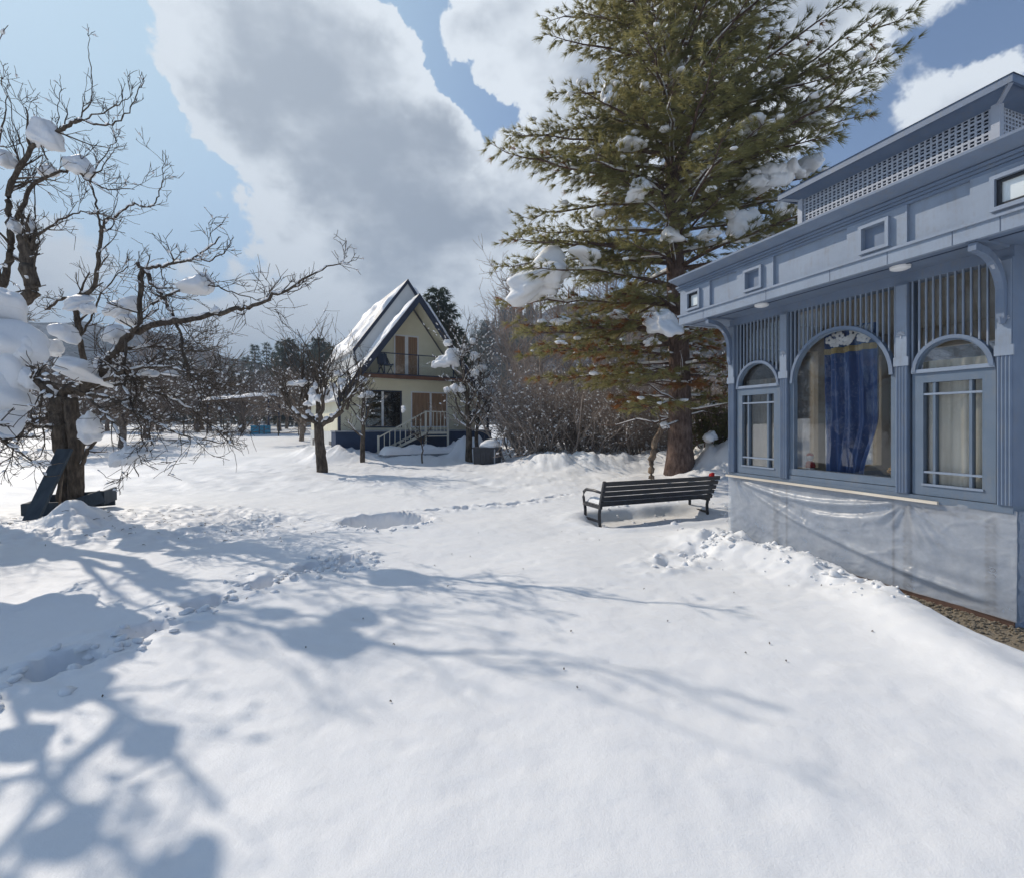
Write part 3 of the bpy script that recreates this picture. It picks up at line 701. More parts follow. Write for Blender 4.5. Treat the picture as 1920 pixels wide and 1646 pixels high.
    def lat(p0, p1, nrm):
        p0 = np.array(p0); p1 = np.array(p1); ln = np.linalg.norm(p1 - p0); n = int(ln / .048); u = (p1 - p0) / ln; nr = np.array(nrm)
        g = m()
        rows = 9; hz = (zt - 3.60) / rows
        for i in range(n + 1):
            q = p0 + u * ln * i / n; g.bar((q[0], q[1], 3.60), (q[0], q[1], zt), .017, .014, (nr[0], nr[1], 0))
        for j in range(rows + 1):
            z = 3.60 + hz * j; a = p0 + nr * .002; c = p1 + nr * .002
            g.bar((a[0], a[1], z), (c[0], c[1], z), .012, .019)
            if j < rows:
                for i in range(n):
                    q = p0 + u * ln * (i + .5) / n + nr * .001; wq = .014
                    g.bar((q[0] - u[0] * wq, q[1] - u[1] * wq, z + hz * .5), (q[0] + u[0] * wq, q[1] + u[1] * wq, z + hz * .5), .010, .010)
        return tag(g.build('lattice', M['lattice'], root), kind='stuff')
    lat((t0, s0), (t1, s0), (0, -1)); lat((t1, s0), (t1, PD - s0), (1, 0))
    for x, y in ((t0, s0), (t1, s0), (t0, PD - s0), (t1, PD - s0)): m().box(x - .03, x + .03, y - .03, y + .03, 3.58, zt + .01).build('lantern_post', M['lattice'], root)
    oo = .16
    # lantern roof: tilted soffit, edge board, hip
    ru = m(); x0, x1, y0, y1 = t0 - oo, t1 + oo, s0 - oo, PD - s0 + oo
    A = [(t0, s0, zt - .01), (t1, s0, zt - .01), (t1, PD - s0, zt - .01), (t0, PD - s0, zt - .01), (x0, y0, zt + .06), (x1, y0, zt + .06), (x1, y1, zt + .06), (x0, y1, zt + .06)]
    ru.add(A, [(0, 4, 5, 1), (1, 5, 6, 2), (2, 6, 7, 3), (3, 7, 4, 0)]); ru.build('lantern_soffit', M['paint'], root)
    m().box(x0 - .02, x1 + .02, y0 - .02, y0, zt + .045, zt + .115).box(x0 - .02, x1 + .02, y1, y1 + .02, zt + .045, zt + .115).box(x0 - .02, x0, y0, y1, zt + .045, zt + .115).box(x1, x1 + .02, y0, y1, zt + .045, zt + .115).build('lantern_fascia', M['paint'], root)
    h = zt + .112; A = [(x0 - .03, y0 - .03, h), (x1 + .03, y0 - .03, h), (x1 + .03, y1 + .03, h), (x0 - .03, y1 + .03, h), (t0 + .6, (y0 + y1) / 2, h + .30), (t1 - .6, (y0 + y1) / 2, h + .30)]
    m().add(A, [(0, 1, 5, 4), (2, 3, 4, 5), (0, 3, 2, 1)], [(1, 2, 5), (3, 0, 4)]).build('lantern_roof', M['paint_dark'], root)
    for x in (t0, t1): m().bar((x, s0, zt - .005), (x + (oo if x == t1 else -oo), s0 - oo, zt + .055), .03, .03).build('hip_rafter', M['lattice'], root)
    # applied scroll trim on the plinth wall, seen through the sheeting
    sc = m()
    def curl(x, z, r, fl):
        q = np.linspace(0.3, 5.2, 9); sc.tube([(x + fl * r * math.cos(t), -.006, z + r * math.sin(t)) for t in q], r * .24, 4)
    for x in (TB(1455), TB(1702), TB(1858)):
        for i in range(15):
            curl(x - .016, .04 + i * .05, .016, 1); curl(x + .016, .062 + i * .05, .014, -1)
    for i in range(8): curl(TB(1725) + i * .056, .755, .017, 1 if i % 2 else -1)
    tag(sc.build('scroll_trim', M['trim'], root), kind='stuff')
    for x in (TB(1475), TB(1675)): m().box(x - .004, x + .004, -.008, -.001, -.02, SILL).build('panel_joint', M['paint_dark'], root)
    return root
def f_painted_reflection(nt, N, L, b):
    b.inputs['Base Color'].default_value = (0.75, 0.80, 0.80, 1); b.inputs['Roughness'].default_value = 0.12; b.inputs['Metallic'].default_value = 0.0  # pale base colour stands in for bright sky reflected in the small panes
    b.inputs['Specular IOR Level'].default_value = 1.0
M['painted_reflection'] = mat('painted_reflection_glass', f_painted_reflection)
pav = build_pavilion()
def pav_world(x, y, z): q = PAV + x * PA + y * PN; return np.array((q[0], q[1], z))
PRZ = math.atan2(PA[1], PA[0])
def pav_item(name): return empty(name, (PAV[0], PAV[1], 0), PRZ)

def build_sheet():
    # plastic sheeting: pinned along the sill, sagging folds, wrapped round the near corner
    nx, nz = 200, 70; X = np.linspace(-.012, PL + .02, nx); Z = np.linspace(.012, .845, nz)
    XX, ZZ = np.meshgrid(X, Z); d = np.full(XX.shape, .024); X0 = XX; XX = XX * 2.9 / PL      # folds are laid out on a 2.9 m length
    def fold(x0, z0, x1, z1, sag, w, amp, fade=1.0):
        t = np.clip((XX - x0) / (x1 - x0), 0, 1); zz = z0 + (z1 - z0) * t - sag * 4 * t * (1 - t)
        g = np.exp(-((ZZ - zz) / w) ** 2) * sstep(0, .12, t) * sstep(1, 1 - .12 * fade, t)
        return amp * g
    for a in ((.12, .80, 2.15, .80, .13, .030, .042), (.10, .79, 2.15, .78, .21, .045, -.014), (.14, .77, 2.86, .12, .13, .036, .046), (.16, .72, 2.75, .05, .10, .06, -.016), (.95, .60, 2.1, .62, .12, .06, .020), (1.2, .50, 2.05, .60, .05, .04, -.014), (.7, .70, 2.1, .72, .16, .035, .020),
              (.3, .66, 2.1, .70, .24, .045, .016), (.5, .45, 2.2, .50, .10, .05, .014), (1.9, .40, 2.9, .30, .06, .05, .014), (2.2, .60, 2.9, .45, .05, .05, .012), (.1, .4, 1.0, .2, .05, .04, .012)):
        d += fold(*a)
    for (x0, z0, ang, ln, amp) in ((.12, .80, -1.15, .35, .018), (.12, .80, -.95, .42, .020), (.14, .8, -.75, .4, .018), (2.16, .79, -1.25, .42, .020), (2.16, .79, -1.05, .5, .024), (2.16, .79, -.85, .52, .022), (2.18, .79, -.62, .5, .018), (2.14, .79, -2.0, .35, .01), (2.13, .79, -2.4, .4, .012)):
        ux, uz = math.cos(ang), math.sin(ang); al = (XX - x0) * ux + (ZZ - z0) * uz; pe = -(XX - x0) * uz + (ZZ - z0) * ux
        wd = .007 + .03 * np.clip(al / ln, 0, 1); g = np.exp(-(pe / wd) ** 2) * sstep(0, .08, al) * sstep(ln, ln * .5, al)
        d += amp * g - amp * .6 * np.exp(-((pe - wd * 1.8) / wd) ** 2) * sstep(0, .08, al) * sstep(ln, ln * .5, al)
    d += .006 * fbm(XX / .12, ZZ / .10, 15, 4) + .012 * fbm(XX / .5, ZZ / .3, 16, 2)
    wx = XX + .25 * ZZ + .08 * fbm(XX / .3, ZZ / .3, 22, 2); wz = ZZ - .35 * XX + .05 * fbm(XX / .25, ZZ / .2, 23, 2)
    d += .007 * np.clip(.10 - np.abs(fbm(wx / .35, wz / .16, 24, 3)), 0, 1) * 10 * sstep(-.2, .25, fbm(XX / .4, ZZ / .4, 25, 2) + .1)
    d += .003 * np.clip(.08 - np.abs(fbm(wx / .14, wz / .09, 26, 2)), 0, 1) * 12 * sstep(0, .2, fbm(XX / .3, ZZ / .3, 27, 2))
    d = np.maximum(d, .011)
    V = np.stack([X0, -d, ZZ], -1)
    # the sagging top edge between pins
    i = (np.arange(nz - 1)[:, None] * nx + np.arange(nx - 1)[None, :]).reshape(-1)
    mb = MB(); mb.add(V.reshape(-1, 3), np.stack([i, i + 1, i + nx + 1, i + nx], 1))
    # return round the near corner
    ny = 90; Y = np.linspace(-.022, 1.6, ny); YY, Z2 = np.meshgrid(Y, Z)
    e = .016 + .010 * np.abs(np.sin(Z2 * 22 + 2 * fbm(YY / .4, Z2 / .2, 19, 3))) ** 3 + .012 * np.clip(fbm(YY / .2, Z2 / .06, 18, 3), -.5, 1) + .01
    V2 = np.stack([PL + e, YY, Z2], -1); i = (np.arange(nz - 1)[:, None] * ny + np.arange(ny - 1)[None, :]).reshape(-1)
    mb.add(V2.reshape(-1, 3), np.stack([i, i + 1, i + ny + 1, i + ny], 1))
    r = pav_item('plastic_sheet'); tag(r, 'wrinkled translucent plastic sheeting pinned over the pavilion wall below the windows', 'plastic sheet')
    mb.build('sheeting', M['plastic'], r, True)
    MB().box(-.02, TB(1766), -.066, -.040, .822, .845).build('batten', M['timber'], r)
build_sheet()

def build_curtain():
    r = pav_item('curtain'); tag(r, 'blue velvet curtain with gold band hanging behind the central arched window', 'curtain')
    def sheet(z0, z1, n, off):
        nx = 110; U = np.linspace(0, 1, nx); Z = np.linspace(z0, z1, n); UU, ZZ = np.meshgrid(U, Z)
        f = sstep(1.6, .92, ZZ)                                   # gathered towards the foot
        a = TB(1532) - .02 * f; c = TB(1634) - .14 * f
        X = a + (c - a) * UU + .02 * f * np.sin(UU * 5)
        Y = .125 + off + .030 * np.sin(UU * 23 + 1.2 * ZZ * f) * (1 - .3 * f) + .018 * np.sin(UU * 51 + 2 * ZZ)
        i = (np.arange(n - 1)[:, None] * nx + np.arange(nx - 1)[None, :]).reshape(-1)
        mb = MB(); mb.add(np.stack([X, Y, ZZ], -1).reshape(-1, 3), np.stack([i, i + 1, i + nx + 1, i + nx], 1)); return mb
    sheet(.90, 2.50, 60, 0).build('drape', M['curtain'], r, True)
    sheet(2.24, 2.30, 4, -.004).build('gold_band', M['gold'], r, True)
    # pale blossoms printed on the heading
    rng = random.Random(4); fl = MB()
    for _ in range(16):
        x = rng.uniform(TB(1540), TB(1626)); z = rng.uniform(2.33, 2.46)
        for k in range(5):
            q = k * 1.257; fl.tube([(x + .028 * math.cos(q), .072, z + .028 * math.sin(q)), (x + .028 * math.cos(q), .068, z + .028 * math.sin(q))], [.02, .017], 8)
    tag(fl.build('blossom', M['doll_white'], r), kind='stuff')
    for a, c, nm, lb in ((TB(1389), TB(1459), 'net_curtain', 'beige net curtain inside the far narrow window of the pavilion'), (TB(1718), TB(1864), 'net_curtain', 'beige net curtain inside the near narrow window of the pavilion')):
        rr = pav_item(nm); tag(rr, lb, 'curtain')
        nx = 60; U = np.linspace(0, 1, nx); Z = np.linspace(.88, 2.05, 12); UU, ZZ = np.meshgrid(U, Z)
        X = a + (c - a) * UU; Y = .085 + .012 * np.sin(UU * 40) + .01 * np.sin(UU * 17 + ZZ)
        i = (np.arange(11)[:, None] * nx + np.arange(nx - 1)[None, :]).reshape(-1)
        mb = MB(); mb.add(np.stack([X, Y, ZZ], -1).reshape(-1, 3), np.stack([i, i + 1, i + nx + 1, i + nx], 1)); mb.build('drape', M['net'], rr, True)
    # flower pot on the shelf at the near end
    q = pav_world(TB(1668) - .06, .19, .875); pr = empty('flower_pot', q); tag(pr, 'small terracotta pot of dried orange flowers on the window shelf', 'flower pot')
    MB().tube([(0, 0, 0), (0, 0, .09), (0, 0, .092), (0, 0, .115)], [.038, .052, .06, .06], 16).build('pot', M['clay'], pr, False)
    fl = MB(); V0, F0 = ICO[2]
    for _ in range(26):
        a = rng.uniform(0, 6.28); e = rng.uniform(.0, .06); h = rng.uniform(.15, .23)
        p = (e * math.cos(a), e * math.sin(a), h); fl.tube([(0, 0, .1), p], .003, 4); fl.add(V0 * np.array((.016, .016, .012)) + np.array(p), None, F0)
    fl.build('blooms', M['straw'], pr)
    # little cloth doll at the far end
    q = pav_world(TB(1496), .19, .875); dr = empty('cloth_doll', q); tag(dr, 'small white and red cloth doll standing in the central window corner', 'doll')
    MB().tube([(0, 0, 0), (0, 0, .06), (0, 0, .15), (0, 0, .20), (0, 0, .23)], [.065, .06, .042, .03, .014], 16).build('dress', M['doll_white'], dr, True)
    MB().tube([(0, 0, .135), (0, 0, .16), (0, 0, .20), (0, 0, .215)], [.048, .052, .04, .02], 16).build('red_top', M['red'], dr, True)
    mb = MB(); blob(mb, (0, 0, .255), .034, .034, .04, 3, 2, .05, 1.0); mb.build('head', M['doll_white'], dr, True)
    mb = MB(); blob(mb, (0, .004, .272), .037, .037, .032, 4, 2, .1, .3); mb.build('cap', M['red'], dr, True)
build_curtain()

# ------------------------------------------------------------------ A-frame house
def build_house():
    HX, HY_ = -7.64, 21.0
    rz = math.atan2(0.516, 0.857)
    root = empty('chalet', (HX, HY_, 0), rz); root.scale = (1.05, 1.0, 1.0)
    tag(root, 'cream A-frame chalet with navy plinth, steep snowy roofs and balcony', 'house')
    m = MB; XC = 3.2
    m().box(-.25, 6.78, -1.0, -.05, -.6, 1.16).build('plinth', M['plinth'], root)
    m().box(-.03, 6.5, -.048, 7.35, -.6, 1.16).build('foundation', M['gable_white'], root)
    for y in (1.2, 3.6, 6.0): m().box(-.05, -.031, y, y + .5, .3, .7).build('vent', M['black'], root)
    m().box(-.28, 6.81, -1.03, -.02, 1.162, 1.215).build('porch_slab', M['concrete'], root)
    # ground floor walls with openings
    wins = [(1.16, 2.755), (3.17, 4.95)]; z0, z1 = 1.33, 3.04
    w = m().box(0, 1.16, 0, .15, 1.216, 3.6).box(2.755, 3.17, 0, .15, 1.216, 3.6).box(4.95, 6.4, 0, .15, 1.216, 3.6)
    for a, c in wins: w.box(a, c, 0, .15, 1.216, z0).box(a, c, 0, .15, z1, 3.6)
    w.build('wall', M['cream'], root)
    m().box(0, .15, .15, 7.3, 1.162, 3.6).build('wall', M['cream'], root)
    m().box(6.25, 6.4, .15, 7.3, 1.162, 3.6).build('wall', M['cream'], root)
    m().box(.15, 6.25, 7.15, 7.3, 1.162, 3.6).build('wall', M['cream'], root)
    # left bay: dark sliding glass with white mullion; right bay: brown curtains behind glass
    for k, (a, c) in enumerate(wins):
        fr = m().box(a, a + .06, -.012, .10, z0, z1).box(c - .06, c, -.012, .10, z0, z1).box(a + .06, c - .06, -.012, .10, z1 - .06, z1).box(a + .06, c - .06, -.012, .10, z0, z0 + .06)
        wn = fr.build('window', M['trim'] if k == 0 else M['white'], root)
        mid = a + (c - a) * (.46 if k == 0 else .53)
        m().box(mid - .045, mid + .045, -.02, .09, z0 + .06, z1 - .06).build('mullion', M['white'], wn)
        m().box(a + .06, mid - .045, .04, .05, z0 + .06, z1 - .06).build('pane', M['glass_dark'] if k == 0 else M['glass'], wn)
        m().box(mid + .045, c - .06, .04, .05, z0 + .06, z1 - .06).build('pane', M['glass_dark'] if k == 0 else M['glass'], wn)
        if k == 1:                                              # brown boarded shutters closing the right bay
            for (xa, xb) in ((a + .06, mid - .045), (mid + .045, c - .06)):
                n = 6; w_ = (xb - xa) / n
                for i in range(n): m().box(xa + i * w_ + .006, xa + (i + 1) * w_ - .006, -.004, .03, z0 + .06, z1 - .06).build('shutter_board', M['brown'], wn)
        else:
            n = 60; xa, xb = a + .06, mid - .045; U = np.linspace(xa, xb, n); Y = .11 + .022 * np.sin(U * 38) + .01 * np.sin(U * 17)
            V = np.concatenate([np.stack([U, Y, 0 * U + z0 + .06], 1), np.stack([U, Y, 0 * U + z0 + .62], 1)]); i = np.arange(n - 1)
            m().add(V, np.stack([i, i + 1, i + n + 1, i + n], 1)).build('curtain', M['brown'], wn, True)
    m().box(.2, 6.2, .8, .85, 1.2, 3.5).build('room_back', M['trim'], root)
    # balcony floor, beam, upper gable wall with brown door panels
    def fw(z, top=7.29, sl=1.43): return (top - z) / sl
    hw = fw(3.7) - .12
    m().box(XC - hw, XC + hw, -1.0, 0.3, 3.6, 3.72).build('balcony_floor', M['trim'], root)
    m().box(XC - hw - .05, XC + hw + .05, -1.06, -1.0, 3.50, 3.66).build('balcony_beam', M['rust'], root)
    m().box(XC - hw, XC + hw, -.99, 0.0, 3.52, 3.598).build('porch_ceiling', M['cream_soffit'], root)
    uw = m(); hb = fw(3.72) - .12; dx0, dx1, dz = 2.42, 3.56, 5.68
    def xr(z): return XC + fw(z) - .14
    def xl(z): return XC - fw(z) + .14
    uw.extrude([(xl(3.72), 3.72), (dx0, 3.72), (dx0, dz), (xl(dz), dz)], .1, .2)
    uw.extrude([(dx1, 3.72), (xr(3.72), 3.72), (xr(dz), dz), (dx1, dz)], .1, .2)
    uw.extrude([(xl(dz), dz), (xr(dz), dz), (XC, 7.05)], .1, .2)
    uw.build('gable_wall', M['cream'], root)
    dr = m().box(dx0, dx0 + .06, .06, .16, 3.72, dz).box(dx1 - .06, dx1, .06, .16, 3.72, dz).box(dx0 + .06, dx1 - .06, .06, .16, dz - .07, dz).box(2.92, 3.07, .06, .16, 3.72, dz - .07).build('balcony_door', M['white'], root)
    for a, c in ((dx0 + .06, 2.92), (3.07, dx1 - .06)):
        n = 4; w_ = (c - a) / n
        for i in range(n): m().box(a + i * w_ + .005, a + (i + 1) * w_ - .005, .075, .11, 3.74, dz - .07).build('door_board', M['brown'], dr)
    # balcony railing: dark posts and rail, glass infill
    rl = empty('balcony_railing', (0, 0, 0)); rl.parent = root
    rx0, rx1 = XC - fw(4.65) + .25, XC + fw(4.65) - .25
    m().box(rx0 - .25, rx1 + .25, -.985, -.945, 4.60, 4.64).build('rail', M['trim'], rl)
    for x in (rx0 - .12, rx0 + .1, XC + .0, rx1 + .05): m().box(x - .02, x + .02, -.985, -.945, 3.72, 4.60).build('rail_post', M['trim'], rl)
    m().box(rx0 + .1, rx1 + .05, -.968, -.962, 3.76, 4.58).build('pane', M['glass'], rl)
    # chair left on the balcony
    # steep roofs
    def slope(name, top, sl, xlow, yy0, yy1, th, side, mt, parent=root):
        zl = top - sl * abs(XC - xlow)
        nx, nz = (-sl, 1.0) if side < 0 else (sl, 1.0); ln = math.hypot(nx, nz); nx, nz = nx / ln * th, nz / ln * th
        A = []
        for y in (yy0, yy1):
            A += [(XC, y, top), (xlow, y, zl), (xlow + nx, y, zl + nz), (XC, y, top + th * 1.7)]
        return m().add(A, [(0, 1, 2, 3), (7, 6, 5, 4), (0, 4, 5, 1), (1, 5, 6, 2), (2, 6, 7, 3), (3, 7, 4, 0)]).build(name, mt, parent)
    FT, FS, MT, MS = 7.25, 1.43, 8.32, 1.47
    slope('front_roof', FT, FS, -.15, -1.05, 7.9, .10, -1, M['gable_white']); slope('front_roof', FT, FS, 6.55, -1.05, 7.9, .10, 1, M['roof'])
    slope('soffit', FT - .03, FS, -.10, -1.03, .1, .02, -1, M['cream_soffit']); slope('soffit', FT - .03, FS, 6.5, -1.03, .1, .02, 1, M['cream_soffit'])
    slope('main_roof', MT, MS, .80, .55, 8.0, .10, -1, M['roof']); slope('main_roof', MT, MS, 5.6, .55, 8.0, .10, 1, M['roof'])
    def barge(top, sl, xlow, y0, y1, h, name='bargeboard'):
        side = -1 if xlow < XC else 1; zl = top - sl * abs(XC - xlow)
        poly = [(XC, top + .17), (xlow + side * .08, zl + .10), (xlow + side * .0, zl - h), (XC, top - h * 1.2)]
        return m().extrude(poly if side < 0 else poly[::-1], y0, y1).build(name, M['trim'], root)
    for xlow in (-.15, 6.55): barge(FT, FS, xlow, -1.12, -1.052, .20)
    for xlow in (.80, 5.6): barge(MT, MS, xlow, .50, .548, .04)
    # pale gable sheet between the two roofs
    zc = MT - MS * (XC - .82)
    m().extrude([(.82, 4.35), (5.58, 4.35), (5.58, zc), (XC, MT - .01), (.82, zc)], .552, .60).build('gable_sheet', M['gable_white'], root)
    m().box(.765, .815, .50, .56, 4.40, zc + .02).build('corner_trim', M['trim'], root)
    m().box(.82, .9, .61, 7.8, 3.9, zc).build('upper_side_wall', M['gable_white'], root); m().box(5.5, 5.58, .61, 7.8, 3.9, zc).build('upper_side_wall', M['gable_white'], root)
    m().extrude([(.9, 4.0), (5.5, 4.0), (5.5, zc), (XC, MT - .01), (.9, zc)], 7.7, 7.8).build('back_gable', M['cream'], root)
    # snow left on the roofs
    def roof_snow(top, sl, side, u0, u1, y0, y1, th, seed, thr):
        nu, nv = 46, 46; U = np.linspace(u0, u1, nu); Y = np.linspace(y0, y1, nv); UU, YY = np.meshgrid(U, Y)
        e = np.minimum.reduce([sstep(u0, u0 + .25, UU), sstep(u1, u1 - .25, UU), sstep(y0, y0 + .2, YY), sstep(y1, y1 - .2, YY)])
        h = th * e * np.clip((fbm(UU / .9, YY / .7, seed, 3) + .55 - thr) * 2.2, 0, 1)
        ln = math.hypot(sl, 1); nxn, nzn = (-sl / ln if side < 0 else sl / ln), 1 / ln
        b_ = .13; X = XC + side * UU; Z = top - sl * UU + .06
        V = np.stack([X + nxn * (h + b_ * .55 - .055 * (h < .004)), YY, Z + nzn * (h + b_ * .55 - .055 * (h < .004))], -1)
        i = (np.arange(nv - 1)[:, None] * nu + np.arange(nu - 1)[None, :]).reshape(-1)
        return m().add(V.reshape(-1, 3), np.stack([i, i + 1, i + nu + 1, i + nu], 1)).build('roof_snow', M['clump'], root, True)
    roof_snow(FT, FS, -1, .05, 3.3, -1.1, .5, .16, 5, .42); roof_snow(FT, FS, 1, .05, 3.3, -1.1, .5, .18, 6, .2)
    roof_snow(MT, MS, -1, .05, 2.35, .5, 7.9, .16, 7, .45); roof_snow(MT, MS, 1, .05, 2.35, .5, 7.9, .2, 8, .2)
    roof_snow(FT, FS, -1, 2.4, 3.4, .7, 7.8, .3, 9, .05)
    # stair with cream railing: landing in front of the brown bay, flight down to the left
    st = empty('stair', (0, 0, 0)); st.parent = root
    lx0, lx1, sy0, sy1, lz = 3.15, 4.15, -2.0, -1.04, 1.16
    m().box(lx0, lx1, sy0, sy1, lz - .10, lz).build('landing', M['rail'], st)
    n = 6; xe = 1.25
    for i in range(n):
        x1 = lx0 - (lx0 - xe) * i / n; x0 = lx0 - (lx0 - xe) * (i + 1) / n; z = lz - (lz - .12) * (i + 1) / n
        m().box(x0, x1 + .03, sy0 + .03, sy1 - .03, z - .05, z).build('tread', M['trim'], st)
    for y in (sy0,):
        m().bar((xe - .05, y, .14), (lx0, y, lz - .06), .05, .10).build('stringer', M['rail'], st)
        m().bar((xe - .05, y, .95), (lx0, y, lz + .88), .045, .05).build('handrail', M['rail'], st)
        m().box(lx0, lx1, y - .022, y + .022, lz + .86, lz + .905).build('handrail', M['rail'], st)
        for i in range(10):
            f = i / 9; x = xe - .05 + (lx0 - xe + .05) * f; zb_ = .14 + (lz - .06 - .14) * f; zt_ = .95 + (lz + .88 - .95) * f
            m().box(x - .014, x + .014, y - .014, y + .014, zb_, zt_ - .02).build('baluster', M['rail'], st)
        for i in range(1, 6):
            x = lx0 + (lx1 - lx0) * i / 6; m().box(x - .012, x + .012, y - .012, y + .012, lz, lz + .86).build('baluster', M['rail'], st)
        for x, zb_ in ((xe - .07, 0), (lx0 + .0, 0), (lx1, 0)): m().box(x - .035, x + .035, y - .036, y + .036, zb_, lz + .93 if x > 2 else 1.02).build('newel', M['rail'], st)
        m().box(lx0, lx1, y - .02, y + .02, lz - .22, lz - .17).build('lower_rail', M['rail'], st)
    m().bar((xe - .05, sy1 + .02, .14), (lx0, sy1 + .02, lz - .06), .05, .10).build('stringer', M['rail'], st)
    # low ledge with a cushion of snow in front of the stair
    m().box(1.15, 4.78, -3.05, -2.3, -.4, .30).build('ledge', M['concrete'], root)
    mb = m(); 
    U = np.linspace(0, 1, 70); W_ = np.linspace(0, 1, 24); UU, WW = np.meshgrid(U, W_)
    e = (np.clip(np.minimum(UU, 1 - UU) * 14, 0, 1) * np.clip(np.minimum(WW, 1 - WW) * 5, 0, 1)) ** .5
    X = 1.1 + 3.75 * UU; Y = -3.1 + .85 * WW; Z = .27 + e * (.30 + .16 * fbm(X / .5, Y / .5, 12, 3)); i = (np.arange(23)[:, None] * 70 + np.arange(69)[None, :]).reshape(-1)
    mb.add(np.stack([X, Y, Z], -1).reshape(-1, 3), np.stack([i, i + 1, i + 71, i + 70], 1)); mb.build('ledge_snow', M['clump'], root, True)
    # porch posts, wire rails, lamp post and meter box at the right
    for x in (-.1, 5.55, 6.62): m().box(x - .05, x + .05, -.98, -.88, 1.216, 2.35 if x > 5 and x < 6 else 3.0 if x > 6 else 2.9).build('porch_post', M['trim'], root)
    for x0, x1 in ((-.05, 1.1), (4.6, 6.6)): m().box(x0, x1, -.94, -.915, 2.28, 2.31).build('porch_rail', M['trim'], root)
    m().box(-.05, 1.1, -.932, -.926, 1.25, 2.26).build('porch_screen', M['glass'], root); m().box(4.6, 6.55, -.932, -.926, 1.25, 2.26).build('porch_screen', M['glass'], root)
    m().box(6.0, 6.35, -.25, -.02, 1.6, 2.15).build('meter_box', M['trim'], root)
    # dark garden chair on the balcony
    c, s = math.cos(rz), math.sin(rz)
    def hw_(x, y, z): return (HX + x * c - y * s, HY_ + x * s + y * c, z)
    ch = empty('balcony_chair', hw_(1.85, -.55, 3.722), rz + .3); tag(ch, 'dark slung folding chair on the chalet balcony', 'chair')
    m().bar((-.25, -.25, .4), (.25, -.25, .4), .4, .04, (0, 0, 1)).build('seat', M['paint_dark'], ch)
    m().bar((0, -.02, .42), (0, .16, .95), .55, .03, (0, 1, 0)).build('backrest', M['paint_dark'], ch)
    for x in (-.25, .25):
        m().bar((x, -.42, 0), (x, .05, .75), .03, .03).build('leg', M['black'], ch); m().bar((x, .1, 0), (x, -.4, .45), .03, .03).build('leg', M['black'], ch)
    return root
build_house()

# ------------------------------------------------------------------ bench
def build_bench():
    a = np.array((1.42, 7.70)); b = np.array((3.52, 8.60)); d = b - a; ln = np.linalg.norm(d); rz = math.atan2(d[1], d[0])
    root = empty('park_bench', (a[0], a[1], -.14), rz); tag(root, 'black slatted park bench seen from behind, snow on its seat', 'bench')
    m = MB; ZS = .33
    # five back slats, leaning towards the viewer at the top
    tl = .30
    def bp(h): return (-.02 - tl * h)           # y of the back at height h above the seat
    L0, L1 = -.02, ln + .05
    for k in range(5):
        h = .03 + k * .083
        c0 = np.array((0, bp(h), ZS + h)); ext = .02 * k
        m().bar((L0 - .0, bp(h), ZS + h), (L1 + ext, bp(h), ZS + h), .028, .066, (0, -tl, 1)).build('back_slat', M['black'], root)
    for k in range(5):
        y = .06 + k * .092; m().box(L0, L1, y - .038, y + .038, ZS - .02, ZS + .008).build('seat_slat', M['black'], root)
    for side, x in ((0, .0), (1, ln)):
        m().bar((x, bp(-.03) + .02, ZS - .03), (x, bp(.40) + .02, ZS + .40), .05, .045, (0, 1, .3)).build('back_upright', M['black'], root)
        pts = [(x, -.01, -.12), (x, .03, .08), (x, .035, .2), (x, .01, ZS - .02)]
        m().tube(pts, .026, 8).build('leg', M['black'], root, True)
        pts = [(x, .50, -.12), (x, .46, .08), (x, .455, .2), (x, .48, ZS - .02)]
        m().tube(pts, .026, 8).build('leg', M['black'], root, True)
        m().bar((x, .02, .07), (x, .47, .07), .03, .035).build('stretcher', M['black'], root)
        m().bar((x, -.02, ZS - .035), (x, .50, ZS - .035), .045, .035).build('seat_rail', M['black'], root)
        if side == 0:
            q = [(x, bp(.22), ZS + .21), (x, .20, ZS + .225), (x, .42, ZS + .215), (x, .50, ZS + .17), (x, .515, ZS + .08), (x, .49, ZS - .02)]
            m().tube(q, [.02, .024, .026, .026, .024, .022], 8).build('armrest', M['black'], root, True)
    mb = m(); U = np.linspace(0, 1, 90); W_ = np.linspace(0, 1, 20); UU, WW = np.meshgrid(U, W_)
    e = (np.clip(np.minimum(UU, 1 - UU) * 30, 0, 1) * np.clip(np.minimum(WW, 1 - WW) * 6, 0, 1)) ** .5
    X = .03 + (ln - .06) * UU; Y = .03 + .45 * WW; Z = ZS + .004 + e * (.10 + .05 * fbm(X / .25, Y / .2, 5, 3)); i = (np.arange(19)[:, None] * 90 + np.arange(89)[None, :]).reshape(-1)
    mb.add(np.stack([X, Y, Z], -1).reshape(-1, 3), np.stack([i, i + 1, i + 91, i + 90], 1)); mb.build('seat_snow', M['clump'], root, True)
    # red cloth tied to the right end
    w = (a + d / ln * (ln + .02)); z = -.14 + ZS + .41
    ro = empty('red_cloth', (w[0], w[1] - .11, z), rz); tag(ro, 'small red cloth tied over the right end of the bench back', 'cloth')
    mb = m(); blob(mb, (0, 0, 0), .055, .04, .045, 6, 3, .35, .9); mb.tube([(0, 0, -.02), (.03, 0, -.07), (.02, .01, -.12)], [.03, .025, .008], 8); mb.build('knot', M['red'], ro, True)
build_bench()

